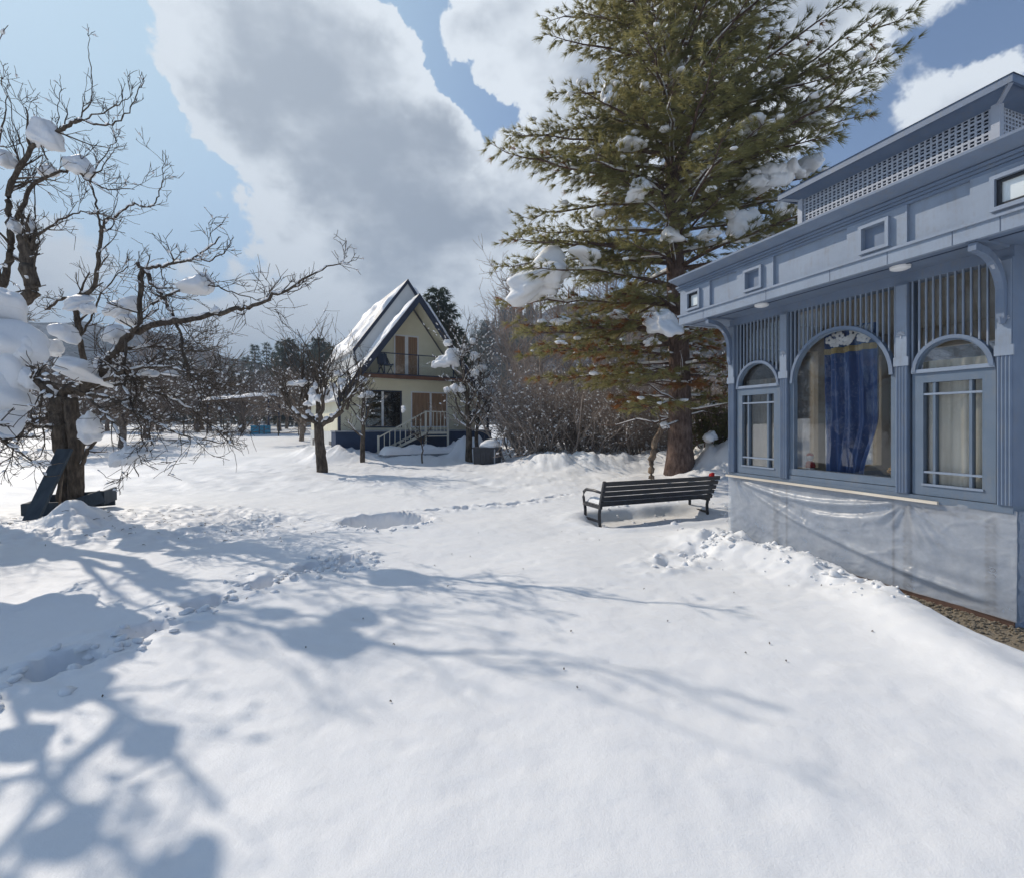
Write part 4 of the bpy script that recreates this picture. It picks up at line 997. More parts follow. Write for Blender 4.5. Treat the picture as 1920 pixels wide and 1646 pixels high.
# ------------------------------------------------------------------ dark bin with a cap of snow
def build_bin():
    p = G(914, 872); root = empty('garden_bin', (p[0], p[1], -.05), -.18); tag(root, 'low dark bin carrying a cap of snow in front of the brush', 'bin')
    m = MB; w, dp, h = .46, .32, .66
    m().extrude([(-w + .03, 0), (w - .03, 0), (w, h), (-w, h)], -dp, dp).build('body', M['bin'], root)
    m().box(-w - .03, w + .03, -dp - .03, dp + .03, h, h + .05).build('rim', M['bin'], root)
    for x in (-.40, -.2, 0, .2): m().box(x - .012, x + .012, -dp - .018, -dp - .001, .06, h - .05).build('rib', M['bin'], root)
    m().box(.32, .36, -dp - .025, -dp - .001, .0, h).build('edge_strip', M['concrete'], root)
    m().bar((.44, 0, h + .05), (.40, .05, h + .24), .03, .12).build('handle', M['bin'], root)
    mb = m(); blob(mb, (.10, 0, h + .055), .40, .33, .28, 12, 3, .16, .05); mb.build('snow_cap', M['clump'], root, True)
build_bin()

# ------------------------------------------------------------------ board and box at the apple tree
TREE_D = 8.3
def build_box():
    c = P(132, 975, 8.4); root = empty('tree_box', (c[0], c[1], 0), 0.35); tag(root, 'sunken dark board box round the foot of the apple tree', 'planter')
    m = MB
    m().box(-.46, .05, -.42, -.38, -.2, .20).build('board', M['board'], root)
    m().bar((-.46, -.40, .02), (-.46, .34, .06), .04, .34).build('board', M['board'], root)
    m().bar((.50, -.10, .20), (.52, .36, .22), .04, .24).build('board', M['board'], root)
    m().bar((.06, -.38, .06), (.50, -.12, .24), .035, .22).build('board', M['board'], root)
    m().bar((-.44, .36, .1), (.5, .38, .14), .04, .28).build('board', M['board'], root)
    # plank leaning against the trunk
    a = P(45, 1003, 7.35); b = P(122, 842, 8.05)
    pl = MB().bar(a, b, .24, .045, (0, -1, .4)).build('leaning_plank', M['board'], None)
    tag(pl, 'wide slate-blue plank leaning against the apple tree trunk', 'plank')
    s = MB().tube([P(108, 985, 7.9), P(113, 930, 7.95), P(120, 870, 8.0)], [.018, .016, .012], 7).build('leaning_stick', M['wood_dead'], None, True)
    tag(s, 'thin brown stick leaning on the apple tree trunk', 'stick')
build_box()

# ------------------------------------------------------------------ shelter, turquoise box and fence in the meadow
def build_shelter():
    D = 40.; z0 = gz(-20, 40)
    c = P(458, 795, D); root = empty('garden_shelter', (c[0], D, z0), 0.06); tag(root, 'open garden shelter with a sloping snow-covered roof in the far meadow', 'shelter')
    m = MB
    m().extrude([(-2.6, 2.55), (2.6, 3.0), (2.6, 3.12), (-2.6, 2.67)], -1.2, 1.2).build('roof', M['wood_dead'], root)
    mb = m(); n = 50; U = np.linspace(0, 1, n); W_ = np.linspace(0, 1, 14); UU, WW = np.meshgrid(U, W_)
    e = (np.clip(np.minimum(UU, 1 - UU) * 20, 0, 1) * np.clip(np.minimum(WW, 1 - WW) * 6, 0, 1)) ** .5
    X = -2.7 + 5.4 * UU; Y = -1.3 + 2.6 * WW; Z = 2.66 + .45 * UU + e * (.30 + .12 * fbm(X / .8, Y / .8, 3, 2)); i = (np.arange(13)[:, None] * n + np.arange(n - 1)[None, :]).reshape(-1)
    mb.add(np.stack([X, Y, Z], -1).reshape(-1, 3), np.stack([i, i + 1, i + n + 1, i + n], 1)); mb.build('roof_snow', M['clump'], root, True)
    for x in (-2.4, 2.4):
        for y in (-1.0, 1.0): m().bar((x, y, -.3), (x, y, 2.6 + .2 * (x > 0) * 1.9), .09, .09).build('post', M['trim'], root)
    m().bar((.1, -1.0, -.2), (2.3, -1.0, 2.7), .10, .10).build('brace', M['wood_dead'], root); m().bar((.8, -.9, -.2), (2.0, -.9, 1.6), .3, .08).build('brace', M['wood_dead'], root)
    p = P(489, 800, 39.0); bx = empty('meadow_box', (p[0], p[1], z0), .1); tag(bx, 'small turquoise box standing below the far shelter', 'box')
    m().box(-.62, .62, -.4, .4, -.1, .62).build('body', M['turquoise'], bx); m().box(-.66, .66, -.44, .44, .62, .68).build('lid', M['turquoise'], bx)
    for x in (.05, .42): m().box(x - .03, x + .03, -.43, -.402, -.1, .9).build('upright', M['trim'], bx)
    # wire fence
    for k, (px, hh) in enumerate(((345, 1.2), (388, 1.4), (419, 1.5), (452, 1.5), (522, 1.4), (560, 1.2))):
        x = (px - CX) / FPX * 37.; z = gz(x, 37)
        f = MB().box(x - .03, x + .03, 36.97, 37.03, z - .2, z + hh).build('fence_post', M['bark'], None); tag(f, 'thin dark fence post in the far meadow snow', 'fence post', 'fence posts in the meadow')
    xa, xb = (300 - CX) / FPX * 37., (560 - CX) / FPX * 37.
    for h in (.25, 1.15):
        pts = [(x, 36.96, gz(x, 37) + h) for x in np.linspace(xa, xb, 14)]
        f = MB().tube(pts, .022, 4).build('fence_wire', M['bark'], None)
        tag(f, 'upper wire of the far meadow fence' if h > 1 else 'lower wire of the far meadow fence', 'wire')
build_shelter()

# ------------------------------------------------------------------ trees
class Tree:
    def __init__(s, seed):
        s.w = MB(); s.rng = random.Random(seed); s.pts = []; s.snow = MB()
    def limb(s, pts, r0, r1, sides=None, wig=0.0, sub=4, knots=0.0):
        """a smooth limb through given points"""
        P_ = [np.asarray(p, float) for p in pts]; out = []
        n = len(P_)
        for i in range(n - 1):
            p0 = P_[max(i - 1, 0)]; p1 = P_[i]; p2 = P_[i + 1]; p3 = P_[min(i + 2, n - 1)]
            for k in range(sub):
                t = k / sub
                out.append(.5 * ((2 * p1) + (-p0 + p2) * t + (2 * p0 - 5 * p1 + 4 * p2 - p3) * t * t + (-p0 + 3 * p1 - 3 * p2 + p3) * t ** 3))
        out.append(P_[-1]); out = np.array(out)
        if wig: out[1:-1] += np.array([[s.rng.gauss(0, wig) for _ in range(3)] for _ in range(len(out) - 2)])
        t = np.linspace(0, 1, len(out)); R = r0 + (r1 - r0) * t ** .9
        if knots: R = R * (1 + knots * np.array([s.rng.uniform(-1, 1) for _ in R]))
        s.w.tube(out, R, sides or (10 if r0 > .08 else 7 if r0 > .03 else 5))
        s.note(out, R)
        return out, R
    def note(s, p, r):
        for i in range(len(p) - 1): s.pts.append((p[i], p[i + 1], r[i]))
    def grow(s, p, d, r, L, lvl, kids, up=.05, wob=.22, ang=(.5, 1.2), rk=(.45, .65), lk=(.35, .65), minr=.0022, tip=.45, seg=.10):
        rng = s.rng; d = np.asarray(d, float); d /= np.linalg.norm(d)
        n = max(3, min(9, int(L / seg))); st = L / n; P_ = [np.asarray(p, float)]; D_ = [d]
        for i in range(n):
            d = d + np.array((rng.gauss(0, wob), rng.gauss(0, wob), rng.gauss(0, wob) + up)); d = d / np.linalg.norm(d)
            P_.append(P_[-1] + d * st); D_.append(d)
        P_ = np.array(P_); R = np.linspace(r, max(r * tip, minr * .7), n + 1)
        s.w.tube(P_, R, 7 if r > .05 else 5 if r > .02 else 4 if r > .008 else 3, cap=r > .008)
        s.note(P_, R)
        if lvl <= 0: return
        s.kids_on(P_, R, D_, L, lvl, kids, up=up, wob=wob, ang=ang, rk=rk, lk=lk, minr=minr, tip=tip, seg=seg)
    def kids_on(s, P_, R, D_, L, lvl, kids, f0=.15, **kw):
        rng = s.rng; n = len(P_) - 1; num = kids[len(kids) - lvl] if lvl <= len(kids) else kids[0]
        num = int(num * rng.uniform(.75, 1.25) + .5)
        for _ in range(num):
            f = rng.uniform(f0, 1.0) * n; i = min(int(f), n - 1); q = P_[i] + (P_[i + 1] - P_[i]) * (f - i)
            d = D_[min(i + 1, len(D_) - 1)]
            a = rng.uniform(*kw['ang']); v = np.array((rng.gauss(0, 1), rng.gauss(0, 1), rng.gauss(0, 1) + .35)); v -= d * np.dot(v, d); v /= np.linalg.norm(v) + 1e-9
            nd = d * math.cos(a) + v * math.sin(a)
            rr = max(R[i] * rng.uniform(*kw['rk']), kw['minr'])
            s.grow(q, nd, rr, L * rng.uniform(*kw['lk']), lvl - 1, kids, **kw)
    def sprout(s, out, R, L, lvl, kids, f0=.1, **kw):
        D_ = [out[min(i + 1, len(out) - 1)] - out[max(i - 1, 0)] for i in range(len(out))]; D_ = [d / (np.linalg.norm(d) + 1e-9) for d in D_]
        base = dict(up=.05, wob=.22, ang=(.5, 1.2), rk=(.3, .55), lk=(.35, .75), minr=.003, tip=.45, seg=.10); base.update(kw)
        s.kids_on(out, R, D_, L, lvl, kids, f0=f0, **base)
    def dust(s, prob, size=(.02, .05), rmin=.0, steep=.75, sub=1):
        """small caps of snow lying along the flatter twigs"""
        V0, F0 = ICO[sub]; rng = s.rng
        for a, b, r in s.pts:
            if r < rmin or rng.random() > prob: continue
            d = b - a; l = np.linalg.norm(d)
            if l < 1e-6 or abs(d[2]) / l > steep: continue
            z = rng.uniform(*size); u = d / l; c = (a + b) / 2 + np.array((0, 0, r * .6 + z * .25))
            side = np.array((-u[1], u[0], 0)); k = V0[:, 0:1] * u * max(min(l * .45, z * 1.3), z * .8) + V0[:, 1:2] * side * (z * .8 + r * .5) + V0[:, 2:3] * np.array((0, 0, 1.)) * z * .6
            s.snow.add(c + k * (1 + .25 * np.array([rng.uniform(-1, 1) for _ in range(len(V0))]))[:, None], None, F0)
    def caps(s, prob, rmin=.012, steep=.8, th=.9):
        """ridges of snow along thicker limbs"""
        rng = s.rng
        for a, b, r in s.pts:
            if r < rmin or rng.random() > prob: continue
            d = b - a; l = np.linalg.norm(d)
            if l < 1e-6 or abs(d[2]) / l > steep: continue
            o = np.array((0, 0, r * .75)); h = r * th + .012
            s.snow.tube([a + o - d * .25, a + o + d * .2, a + o + d * .8, b + o + d * .25], [h * .35, h, h * .95, h * .35], 7, .75)
def finish(t, name, loc, bark, label, cat, group=None, snow=True):
    """shift the geometry to the tree's foot and split it into wood and snow"""
    root = empty(name, loc); tag(root, label, cat, group)
    off = -np.asarray(loc, float)
    for mb, nm, mt in ((t.w, 'trunk', bark), (t.snow, 'snow_dusting', M['clump'])):
        if mb.n == 0: continue
        mb.v = [v + off for v in mb.v]
        o = mb.build(nm, mt, root, True)
        if nm == 'snow_dusting': tag(o, kind='stuff')
    return root
def clump(root, loc, px, py, D, w, h, seed, tilt=0, rot=0, dep=None, rough=.26, flat=.5):
    """a big lump of snow caught in a crown: pixel centre, pixel size, distance"""
    c = P(px, py, D); s = D / FPX; mb = MB()
    blob(mb, c - np.asarray(loc) - np.array((0, 0, h * s * .12)), w * s / 2, (dep or w * .8) * s / 2, h * s * .62, seed, 4, rough * 1.35, flat, rot, tilt)
    mb.build('snow_clump', M['clump'], root, True)

APPLE = dict(up=.05, wob=.17, ang=(.40, 1.1), rk=(.35, .6), lk=(.45, .85), minr=.0048, seg=.11)
def apple_tree():
    t = Tree(11); D = TREE_D; q = lambda *a, d=D: [P(x, y, d + (z[0] if z else 0)) for x, y, *z in a]
    base = np.array((P(128, 965, D)[0], D, -.1))
    # two fused, furrowed stems
    t.limb(q((120, 990), (121, 930), (120, 870), (113, 815), (108, 775), (114, 745)), .10, .125, 14, .010, knots=.10)
    t.limb(q((142, 990, .03), (142, 930, .03), (143, 870, 0), (142, 820, 0), (138, 785, 0), (130, 750, 0)), .125, .11, 14, .010, knots=.10)
    t.limb(q((128, 990, .1), (130, 900, .1), (128, 830, .1)), .11, .10, 12, .01, knots=.1)
    t.limb(q((100, 762), (116, 742), (138, 728), (160, 730)), .085, .075, 12, .018, knots=.25)
    t.limb(q((106, 800), (98, 775), (84, 782), (62, 788)), .075, .045, 10, .012, knots=.2)
    t.limb(q((104, 770), (106, 745), (98, 728), (80, 715), (58, 690), (36, 665)), .065, .045, 9, .012, knots=.2)
    t.limb(q((150, 740), (165, 735), (175, 745)), .06, .04, 9, .01, knots=.3)
    L = []
    def lim(pts, r0, r1, n, Lk, lvl=2, kids=(5, 3), up=.05, **kw):
        o, R = t.limb(q(*pts), r0 * .72, r1, None, .012, knots=.08); k = dict(APPLE); k['up'] = up; k.update(kw); skirt = up < .03
        t.sprout(o, R, Lk * (1.3 if skirt else 1.15), lvl + 1, (int(n * (1.25 if skirt else .95)),) + kids, f0=.15, **k); return o, R
    # long limb reaching right in front of the chalet
    lim(((150, 738), (185, 705, -.1), (212, 668, -.2), (238, 630, -.3), (265, 618, -.4), (305, 606, -.6), (350, 599, -.8), (400, 590, -.9), (444, 580, -1.0), (475, 574, -1.1), (505, 560, -1.2), (540, 545, -1.2), (575, 522, -1.3), (615, 503, -1.3), (648, 492, -1.3)), .105, .006, 12, .40, 2, (4, 2))
    lim(((535, 546, -1.2), (545, 551, -1.2), (570, 536, -1.2), (605, 520, -1.3)), .014, .004, 3, .25, 1, (2,))
    # upright off it with a crooked head
    lim(((262, 622, -.35), (262, 585, -.35), (264, 545, -.35), (268, 503, -.35)), .055, .04, 5, .5)
    lim(((258, 494, -.35), (268, 504, -.35), (285, 502, -.4), (312, 498, -.5), (340, 490, -.6), (365, 485, -.7), (385, 470, -.75), (402, 455, -.8), (414, 445, -.8)), .042, .008, 11, .42, 2, (3, 2))
    lim(((365, 485, -.7), (392, 490, -.8), (415, 478, -.8), (428, 462, -.8), (436, 442, -.8)), .018, .005, 6, .28, 1, (2,))
    lim(((272, 506, -.35), (285, 530, -.4), (300, 552, -.5), (318, 578, -.6), (333, 612, -.7), (343, 650, -.8), (350, 690, -.8), (368, 735, -.9)), .05, .012, 14, .55, 2, (4, 2), up=-.02)
    lim(((285, 572, -.5), (315, 556, -.5), (345, 541, -.6), (375, 536, -.7), (410, 540, -.8), (440, 552, -.8), (472, 560, -.9), (500, 566, -.9)), .03, .005, 10, .45, 2, (3, 2), up=0)
    # rising middle limb
    lim(((160, 730, .2), (160, 690, .2), (152, 650, .2), (147, 610, .2), (140, 570, .2), (150, 556, .2), (172, 545, .2), (182, 510, .2), (186, 470, .2), (190, 425, .2)), .075, .03, 10, .7, 2, (4, 3), up=.10)
    lim(((188, 440, .2), (200, 415, .2), (222, 402, .2), (250, 384, .2), (268, 388, .2), (285, 388, .2), (298, 368, .2), (304, 335, .2), (306, 300, .2), (305, 282, .2)), .03, .005, 7, .4, 2, (3, 2), up=.08)
    lim(((190, 430, .2), (184, 395, .2), (174, 360, .2), (170, 335, .2), (185, 310, .2), (205, 280, .2), (220, 262, .2)), .028, .005, 8, .4, 2, (3, 2), up=.1)
    lim(((140, 572, .2), (120, 560, .3), (98, 575, .3), (84, 580, .3)), .04, .02, 4, .4)
    lim(((150, 640, .2), (168, 600, .3), (186, 560, .4), (215, 520, .4), (240, 500, .4)), .03, .008, 9, .5, 2, (4, 2), up=.1)
    # drooping skirts to the right
    lim(((165, 742), (200, 745, -.3), (240, 765, -.6), (285, 790, -.9), (330, 812, -1.1), (375, 822, -1.2), (420, 830, -1.3)), .05, .006, 16, .5, 2, (4, 3), up=.0)
    lim(((170, 735), (205, 722, .2), (250, 722, .3), (300, 740, .3), (345, 760, .3), (385, 790, .3), (415, 815, .3)), .05, .006, 20, .6, 2, (5, 3), up=-.02)
    lim(((175, 725), (220, 700, -.3), (270, 690, -.6), (325, 690, -.9), (370, 705, -1.1), (410, 730, -1.2)), .05, .006, 20, .6, 2, (5, 3), up=0)
    lim(((212, 668, -.2), (240, 655, 0), (280, 650, .2), (325, 655, .4), (375, 660, .5), (405, 655, .5)), .045, .006, 20, .6, 2, (5, 3), up=.02)
    lim(((238, 630, -.3), (232, 690, -.5), (240, 740, -.7), (262, 800, -.9), (278, 850, -.9)), .035, .006, 12, .5, 2, (4, 2), up=-.05)
    lim(((165, 745), (190, 770, -.5), (215, 800, -.8), (232, 830, -.9), (248, 868, -1.0), (260, 893, -1.0)), .035, .006, 10, .42, 2, (4, 2), up=-.05)
    lim(((152, 875), (165, 850, -.1), (180, 828, -.2), (190, 805, -.2), (186, 790, -.2)), .05, .018, 5, .35, 1, (3,))
    # left side
    lim(((60, 788), (45, 800, -.2), (30, 835, -.3), (15, 860, -.3), (-20, 880, -.3)), .03, .006, 8, .45, 2, (3, 2), up=-.03)
    lim(((75, 790), (82, 815), (78, 850), (60, 872), (42, 876)), .02, .004, 7, .35, 1, (3,), up=-.03)
    lim(((104, 800), (70, 800, -.5), (20, 790, -.8), (-40, 800, -1.0), (-90, 830, -1.1)), .045, .008, 12, .55, 2, (4, 3), up=-.02)
    lim(((60, 690), (40, 640, .2), (20, 600, .3), (-15, 560, .4), (-50, 520, .5)), .05, .012, 10, .6, 2, (4, 2))
    t.caps(.45, .012, .75, .7); t.dust(.10, (.012, .03), 0, .7)
    loc = (base[0], D, 0.0); r = finish(t, 'apple_tree', loc, M['bark'], 'gnarled bare old apple tree with double trunk and lumps of snow, at left', 'tree')
    for i, (px, py, dd, w, h, ti) in enumerate(((118, 625, 0.0, 50, 34, -.5), (212, 628, -.2, 40, 34, 0), (150, 697, -.25, 86, 40, -.25), (170, 800, -.25, 44, 58, .2), (242, 853, -.95, 64, 44, -.45), (232, 578, .1, 56, 26, -.35), (150, 568, .1, 52, 22, -.55), (166, 578, .1, 26, 24, 0), (374, 533, -.7, 62, 42, .15),
                                         (212, 672, .1, 30, 34, .3), (190, 690, .1, 26, 40, 0), (90, 738, -.1, 28, 26, 0), (240, 600, .1, 40, 18, -.2), (404, 583, -.95, 18, 12, 0), (275, 700, -.4, 34, 16, 0), (320, 700, -.8, 26, 12, 0), (100, 655, .3, 40, 30, 0))):
        clump(r, loc, px, py, D + dd, w, h, 40 + i, ti, i * .7)
    return r
apple_tree()

def left_trees():
    # neighbour at the left edge: its trunk stands outside the frame, its crown leans in
    D = 8.2; t = Tree(23); loc = (P(-95, 960, D)[0], D, 0.0); q = lambda pts: [P(x, y, D + (z[0] if z else 0)) for x, y, *z in pts]
    def lim(pts, r0, r1, n, Lk, lvl=2, kids=(4, 3), **kw):
        o, R = t.limb(q(pts), r0 * .8, r1 * .9, None, .012, knots=.08); k = dict(APPLE); k['up'] = .10; k.update(kw)
        t.sprout(o, R, Lk * 1.1, lvl + 1, (int(n * .85),) + kids, f0=.2, **k); return o, R
    t.limb(q(((-95, 985), (-92, 900), (-80, 800), (-60, 700), (-30, 620), (-8, 560))), .24, .17, 12, .01, knots=.1)
    lim(((-8, 560), (8, 520), (18, 475), (20, 430), (16, 395), (18, 360), (32, 322), (55, 285), (75, 262), (110, 246), (135, 233), (152, 225)), .075, .03, 12, .7)
    lim(((152, 225), (180, 233), (210, 232), (235, 215), (252, 190), (262, 165), (266, 135)), .024, .005, 6, .35, 2, (3, 2))
    lim(((140, 232), (160, 205), (172, 185), (170, 140), (167, 90), (166, 62)), .016, .004, 5, .25, 1, (2,))
    lim(((150, 226), (185, 215), (215, 200), (240, 185), (250, 175)), .018, .005, 6, .3, 1, (3,))
    lim(((20, 430), (45, 380), (60, 350), (90, 332), (120, 322), (142, 322), (165, 338), (190, 352), (220, 356), (252, 356)), .05, .006, 10, .5, 2, (4, 2))
    lim(((170, 342), (195, 310), (212, 285), (222, 270)), .016, .004, 5, .25, 1, (3,))
    lim(((60, 545), (55, 510), (50, 475), (44, 445)), .115, .11, 5, .5)
    t.limb(q(((-20, 600), (25, 575), (60, 548), (52, 500))), .10, .11, 10, .01, knots=.1)
    lim(((48, 455), (70, 440), (95, 425), (130, 405), (160, 398), (190, 402)), .035, .006, 10, .5, 2, (4, 2))
    lim(((62, 520), (66, 470), (64, 420), (66, 370), (62, 330)), .025, .006, 8, .45, 2, (3, 2))
    lim(((0, 540), (-15, 460), (-25, 380), (-10, 300), (5, 240), (14, 180)), .06, .006, 12, .6, 2, (4, 2))
    lim(((45, 300), (40, 270), (24, 230), (16, 170), (14, 135)), .014, .004, 5, .25, 1, (2,))
    lim(((-30, 620), (-80, 540, .5), (-140, 450, 1), (-180, 380, 1)), .11, .02, 12, .8)
    lim(((-60, 700), (-120, 640, -.5), (-190, 600, -1)), .10, .02, 10, .8)
    lim(((90, 300), (82, 285), (70, 240), (68, 200)), .014, .004, 5, .2, 1, (2,))
    lim(((108, 250), (110, 210), (112, 170), (112, 140)), .010, .004, 3, .2, 1, (2,))
    t.caps(.35, .014, .7, .7); t.dust(.06, (.012, .03), 0, .7)
    r = finish(t, 'apple_tree', loc, M['bark'], 'tall bare apple tree leaning in at the left edge, snow lumps on its top', 'tree')
    for i, (px, py, w, h, ti) in enumerate(((80, 256, 58, 52, -.3), (147, 310, 40, 36, -.4), (28, 425, 26, 30, 0), (58, 427, 20, 30, 0), (88, 322, 30, 20, 0), (12, 300, 30, 30, 0), (-90, 560, 90, 60, 0))):
        clump(r, loc, px, py, D, w, h, 80 + i, ti, i)
    # nearer one, bowed under a slab of snow at the left edge
    t = Tree(37); loc = (-6.35, 5.0, 0.0)
    b = np.array(loc)
    def lim2(pts, r0, r1, n, Lk, lvl=2, kids=(3, 2), **kw):
        o, R = t.limb([np.array(p, float) for p in pts], r0, r1, None, .01, knots=.08); k = dict(APPLE); k.update(kw)
        t.sprout(o, R, Lk, lvl + 1, (int(n * .6),) + kids, f0=.2, **k); return o, R
    t.limb([b + (0, 0, -.1), b + (.05, .02, .5), b + (.02, .0, 1.0), b + (.1, 0, 1.4)], .16, .12, 12, .01, knots=.1)
    lim2((b + (.1, 0, 1.4), b + (.4, .1, 1.75), b + (.8, .2, 1.95), b + (1.15, .25, 1.95), b + (1.3, .3, 1.7)), .09, .02, 14, .5, up=-.02)
    lim2((b + (.1, 0, 1.3), b + (.5, -.1, 1.5), b + (.95, -.1, 1.45), b + (1.2, 0, 1.25)), .07, .015, 14, .5, up=-.05)
    lim2((b + (.1, 0, 1.4), b + (-.1, .3, 2.0), b + (.1, .5, 2.6), b + (.45, .6, 3.0)), .08, .015, 12, .6)
    lim2((b + (.05, 0, 1.35), b + (-.4, -.3, 1.9), b + (-.9, -.5, 2.3)), .08, .015, 12, .6)
    lim2((b + (.05, 0, 1.2), b + (.2, -.5, 1.7), b + (.3, -.9, 1.9)), .07, .015, 10, .6)
    lim2((b + (.1, 0, 1.4), b + (-.3, .2, 2.3), b + (-.35, .5, 3.3), b + (-.1, .7, 4.3), b + (-.2, .8, 5.2)), .065, .016, 14, .9)
    lim2((b + (-.35, .5, 3.3), b + (-.8, .9, 4.0), b + (-1.0, 1.3, 4.8), b + (-1.3, 1.5, 5.6)), .045, .01, 12, .8)
    lim2((b + (-.3, .2, 2.3), b + (-.7, -.3, 3.0), b + (-.8, -.5, 3.9), b + (-.6, -.6, 4.7)), .045, .01, 12, .8)
    lim2((b + (-.1, .7, 4.3), b + (-.5, .3, 4.9), b + (-.7, .2, 5.6)), .04, .01, 9, .6)
    lim2((b + (.1, 0, 1.4), b + (.28, 0, 2.4), b + (.34, .0, 3.2), b + (.16, .1, 4.3), b + (.05, .35, 5.2)), .05, .014, 16, .8)
    t.caps(.5, .012, .75, .9); t.dust(.2, (.015, .04), 0, .7)
    r = finish(t, 'apple_tree', loc, M['bark'], 'apple tree bowed under a thick slab of snow at the left edge', 'tree')
    mb = MB(); off = np.array(loc)
    for i, (px, py, w, h, dd) in enumerate(((-60, 590, 150, 100, 5.2), (-45, 650, 160, 110, 5.15), (-55, 735, 160, 130, 5.1), (0, 705, 90, 110, 5.2), (8, 770, 66, 90, 5.2), (-8, 575, 80, 60, 5.25), (42, 660, 50, 56, 5.25), (50, 715, 40, 50, 5.25))):
        s = dd / FPX; blob(mb, P(px, py, dd) - off, w * s / 2, w * s * .42, h * s * .55, 300 + i, 4, .30, .75, i)
    mb.build('snow_slab', M['clump'], r, True)
    for i, (dx, dy, z, a, c_, e) in enumerate(((-.7, -.4, 2.4, .3, .28, .2), (.3, .55, 2.9, .26, .22, .17), (.3, -.8, 2.0, .3, .3, .2), (-.2, .2, 2.5, .25, .22, .17), (-.35, .5, 3.5, .2, .18, .14), (-.15, .75, 4.6, .13, .12, .10), (-1.0, 1.2, 4.7, .18, .16, .12), (-.75, -.45, 3.9, .17, .15, .12), (-.6, .25, 5.1, .2, .18, .13), (.05, .39, 5.0, .12, .11, .09), (.09, .1, 4.45, .12, .11, .09), (.42, -.12, 3.5, .13, .12, .1))):
        mb = MB(); blob(mb, (dx, dy, z), a, c_, e, 330 + i, 4, .22, .6); mb.build('snow_clump', M['clump'], r, True)
left_trees()

# pruned tree with a snowy head, left of the chalet
def pruned_tree(px, base_y, D, seed, label, head=1.15, r=.16, clumps=()):
    t = Tree(seed); x = (px - CX) / FPX * D; z0 = gz(x, D); loc = (x, D, z0); b = np.array(loc)
    t.limb([b + (0, 0, -.2), b + (-.02, 0, .4), b + (-.08, 0, .9), b + (-.10, 0, head)], r, r * .85, 10, .008, knots=.08)
    h = b + (-.10, 0, head)
    for (dx, dy, dz, rr, L_) in ((-.55, .1, .75, .07, 1.5), (.75, .0, .45, .08, 1.5), (-.15, .3, 1.0, .07, 1.7), (.25, -.3, .9, .06, 1.4), (-.9, -.1, .55, .06, 1.0)):
        e = h + (dx, dy, dz); o, R = t.limb([h, h + np.array((dx * .55, dy * .5, dz * .35)), e], rr * 1.3, rr, 8, .02, knots=.2)
        for _ in range(7):
            d = np.array((dx * .35 + t.rng.gauss(0, .35), dy * .3 + t.rng.gauss(0, .35), 1.0)); t.grow(e + np.array((t.rng.gauss(0, .08), t.rng.gauss(0, .08), 0)), d, rr * t.rng.uniform(.25, .5), L_ * t.rng.uniform(.6, 1.5), 2, (7, 3), up=.10, wob=.11, minr=.006, lk=(.3, .6), seg=.2)
    t.caps(.6, .02, .8, 1.0); t.dust(.10, (.02, .05), 0, .7)
    rt = finish(t, 'pruned_tree', loc, M['bark'], label, 'tree')
    for i, (cx, cy, w, hh) in enumerate(clumps): clump(rt, loc, cx, cy, D - .1, w, hh, seed * 10 + i, 0, i)
    return rt
pruned_tree(604, 875, 15.4, 51, 'pruned bare fruit tree standing left in front of the chalet', 1.55, .17, ((548, 719, 22, 11), (563, 718, 24, 12), (585, 736, 18, 14), (600, 748, 22, 16), (612, 738, 14, 20), (625, 728, 16, 18), (640, 716, 14, 16), (634, 700, 10, 10), (576, 756, 14, 10), (592, 724, 12, 12)))
def slim_tree(px, D, seed, label, h, r, lean, clumps=(), n=16, name='young_tree', dust=.15):
    t = Tree(seed); x = (px - CX) / FPX * D; z0 = gz(x, D); loc = (x, D, z0); b = np.array(loc)
    o, R = t.limb([b + (0, 0, -.2), b + (lean * .1, 0, h * .3), b + (lean * .4, .05, h * .65), b + (lean, .1, h)], r, r * .3, 8, .02, knots=.06)
    t.sprout(o, R, h * .55, 3, (n, 6, 3), f0=.3, up=.10, wob=.14, minr=.006, lk=(.3, .7), seg=.2)
    t.caps(.5, .02, .85, .9); t.dust(dust, (.02, .06), 0, .8)
    rt = finish(t, name, loc, M['bark'], label, 'tree')
    for i, (cx, cy, w, hh) in enumerate(clumps): clump(rt, loc, cx, cy, D - .05, w, hh, seed * 10 + i, 0, i)
    return rt
slim_tree(681, 18.6, 61, 'slender bare tree directly before the chalet porch', 3.6, .11, -.1, ((686, 741, 28, 14), (680, 712, 18, 12), (757, 768, 12, 12)), 14)
t_ = slim_tree(792, 18.2, 62, 'small forked sapling in front of the chalet steps', 1.6, .035, -.2, (), 8, dust=0)
slim_tree(880, 19.0, 63, 'bare tree with round snow lumps at the chalet right corner', 4.3, .15, -.35, ((832, 677, 34, 26), (848, 674, 40, 30), (815, 684, 14, 14), (838, 643, 14, 12), (870, 652, 16, 14), (888, 668, 18, 18), (852, 728, 18, 14), (866, 730, 16, 14), (838, 732, 14, 10), (890, 700, 16, 14), (886, 640, 14, 12)), 22, dust=.35)
slim_tree(893, 19.4, 64, 'second bare trunk beside the chalet right corner', 3.9, .10, .25, ((905, 690, 18, 14), (915, 715, 16, 12)), 18, dust=.4)

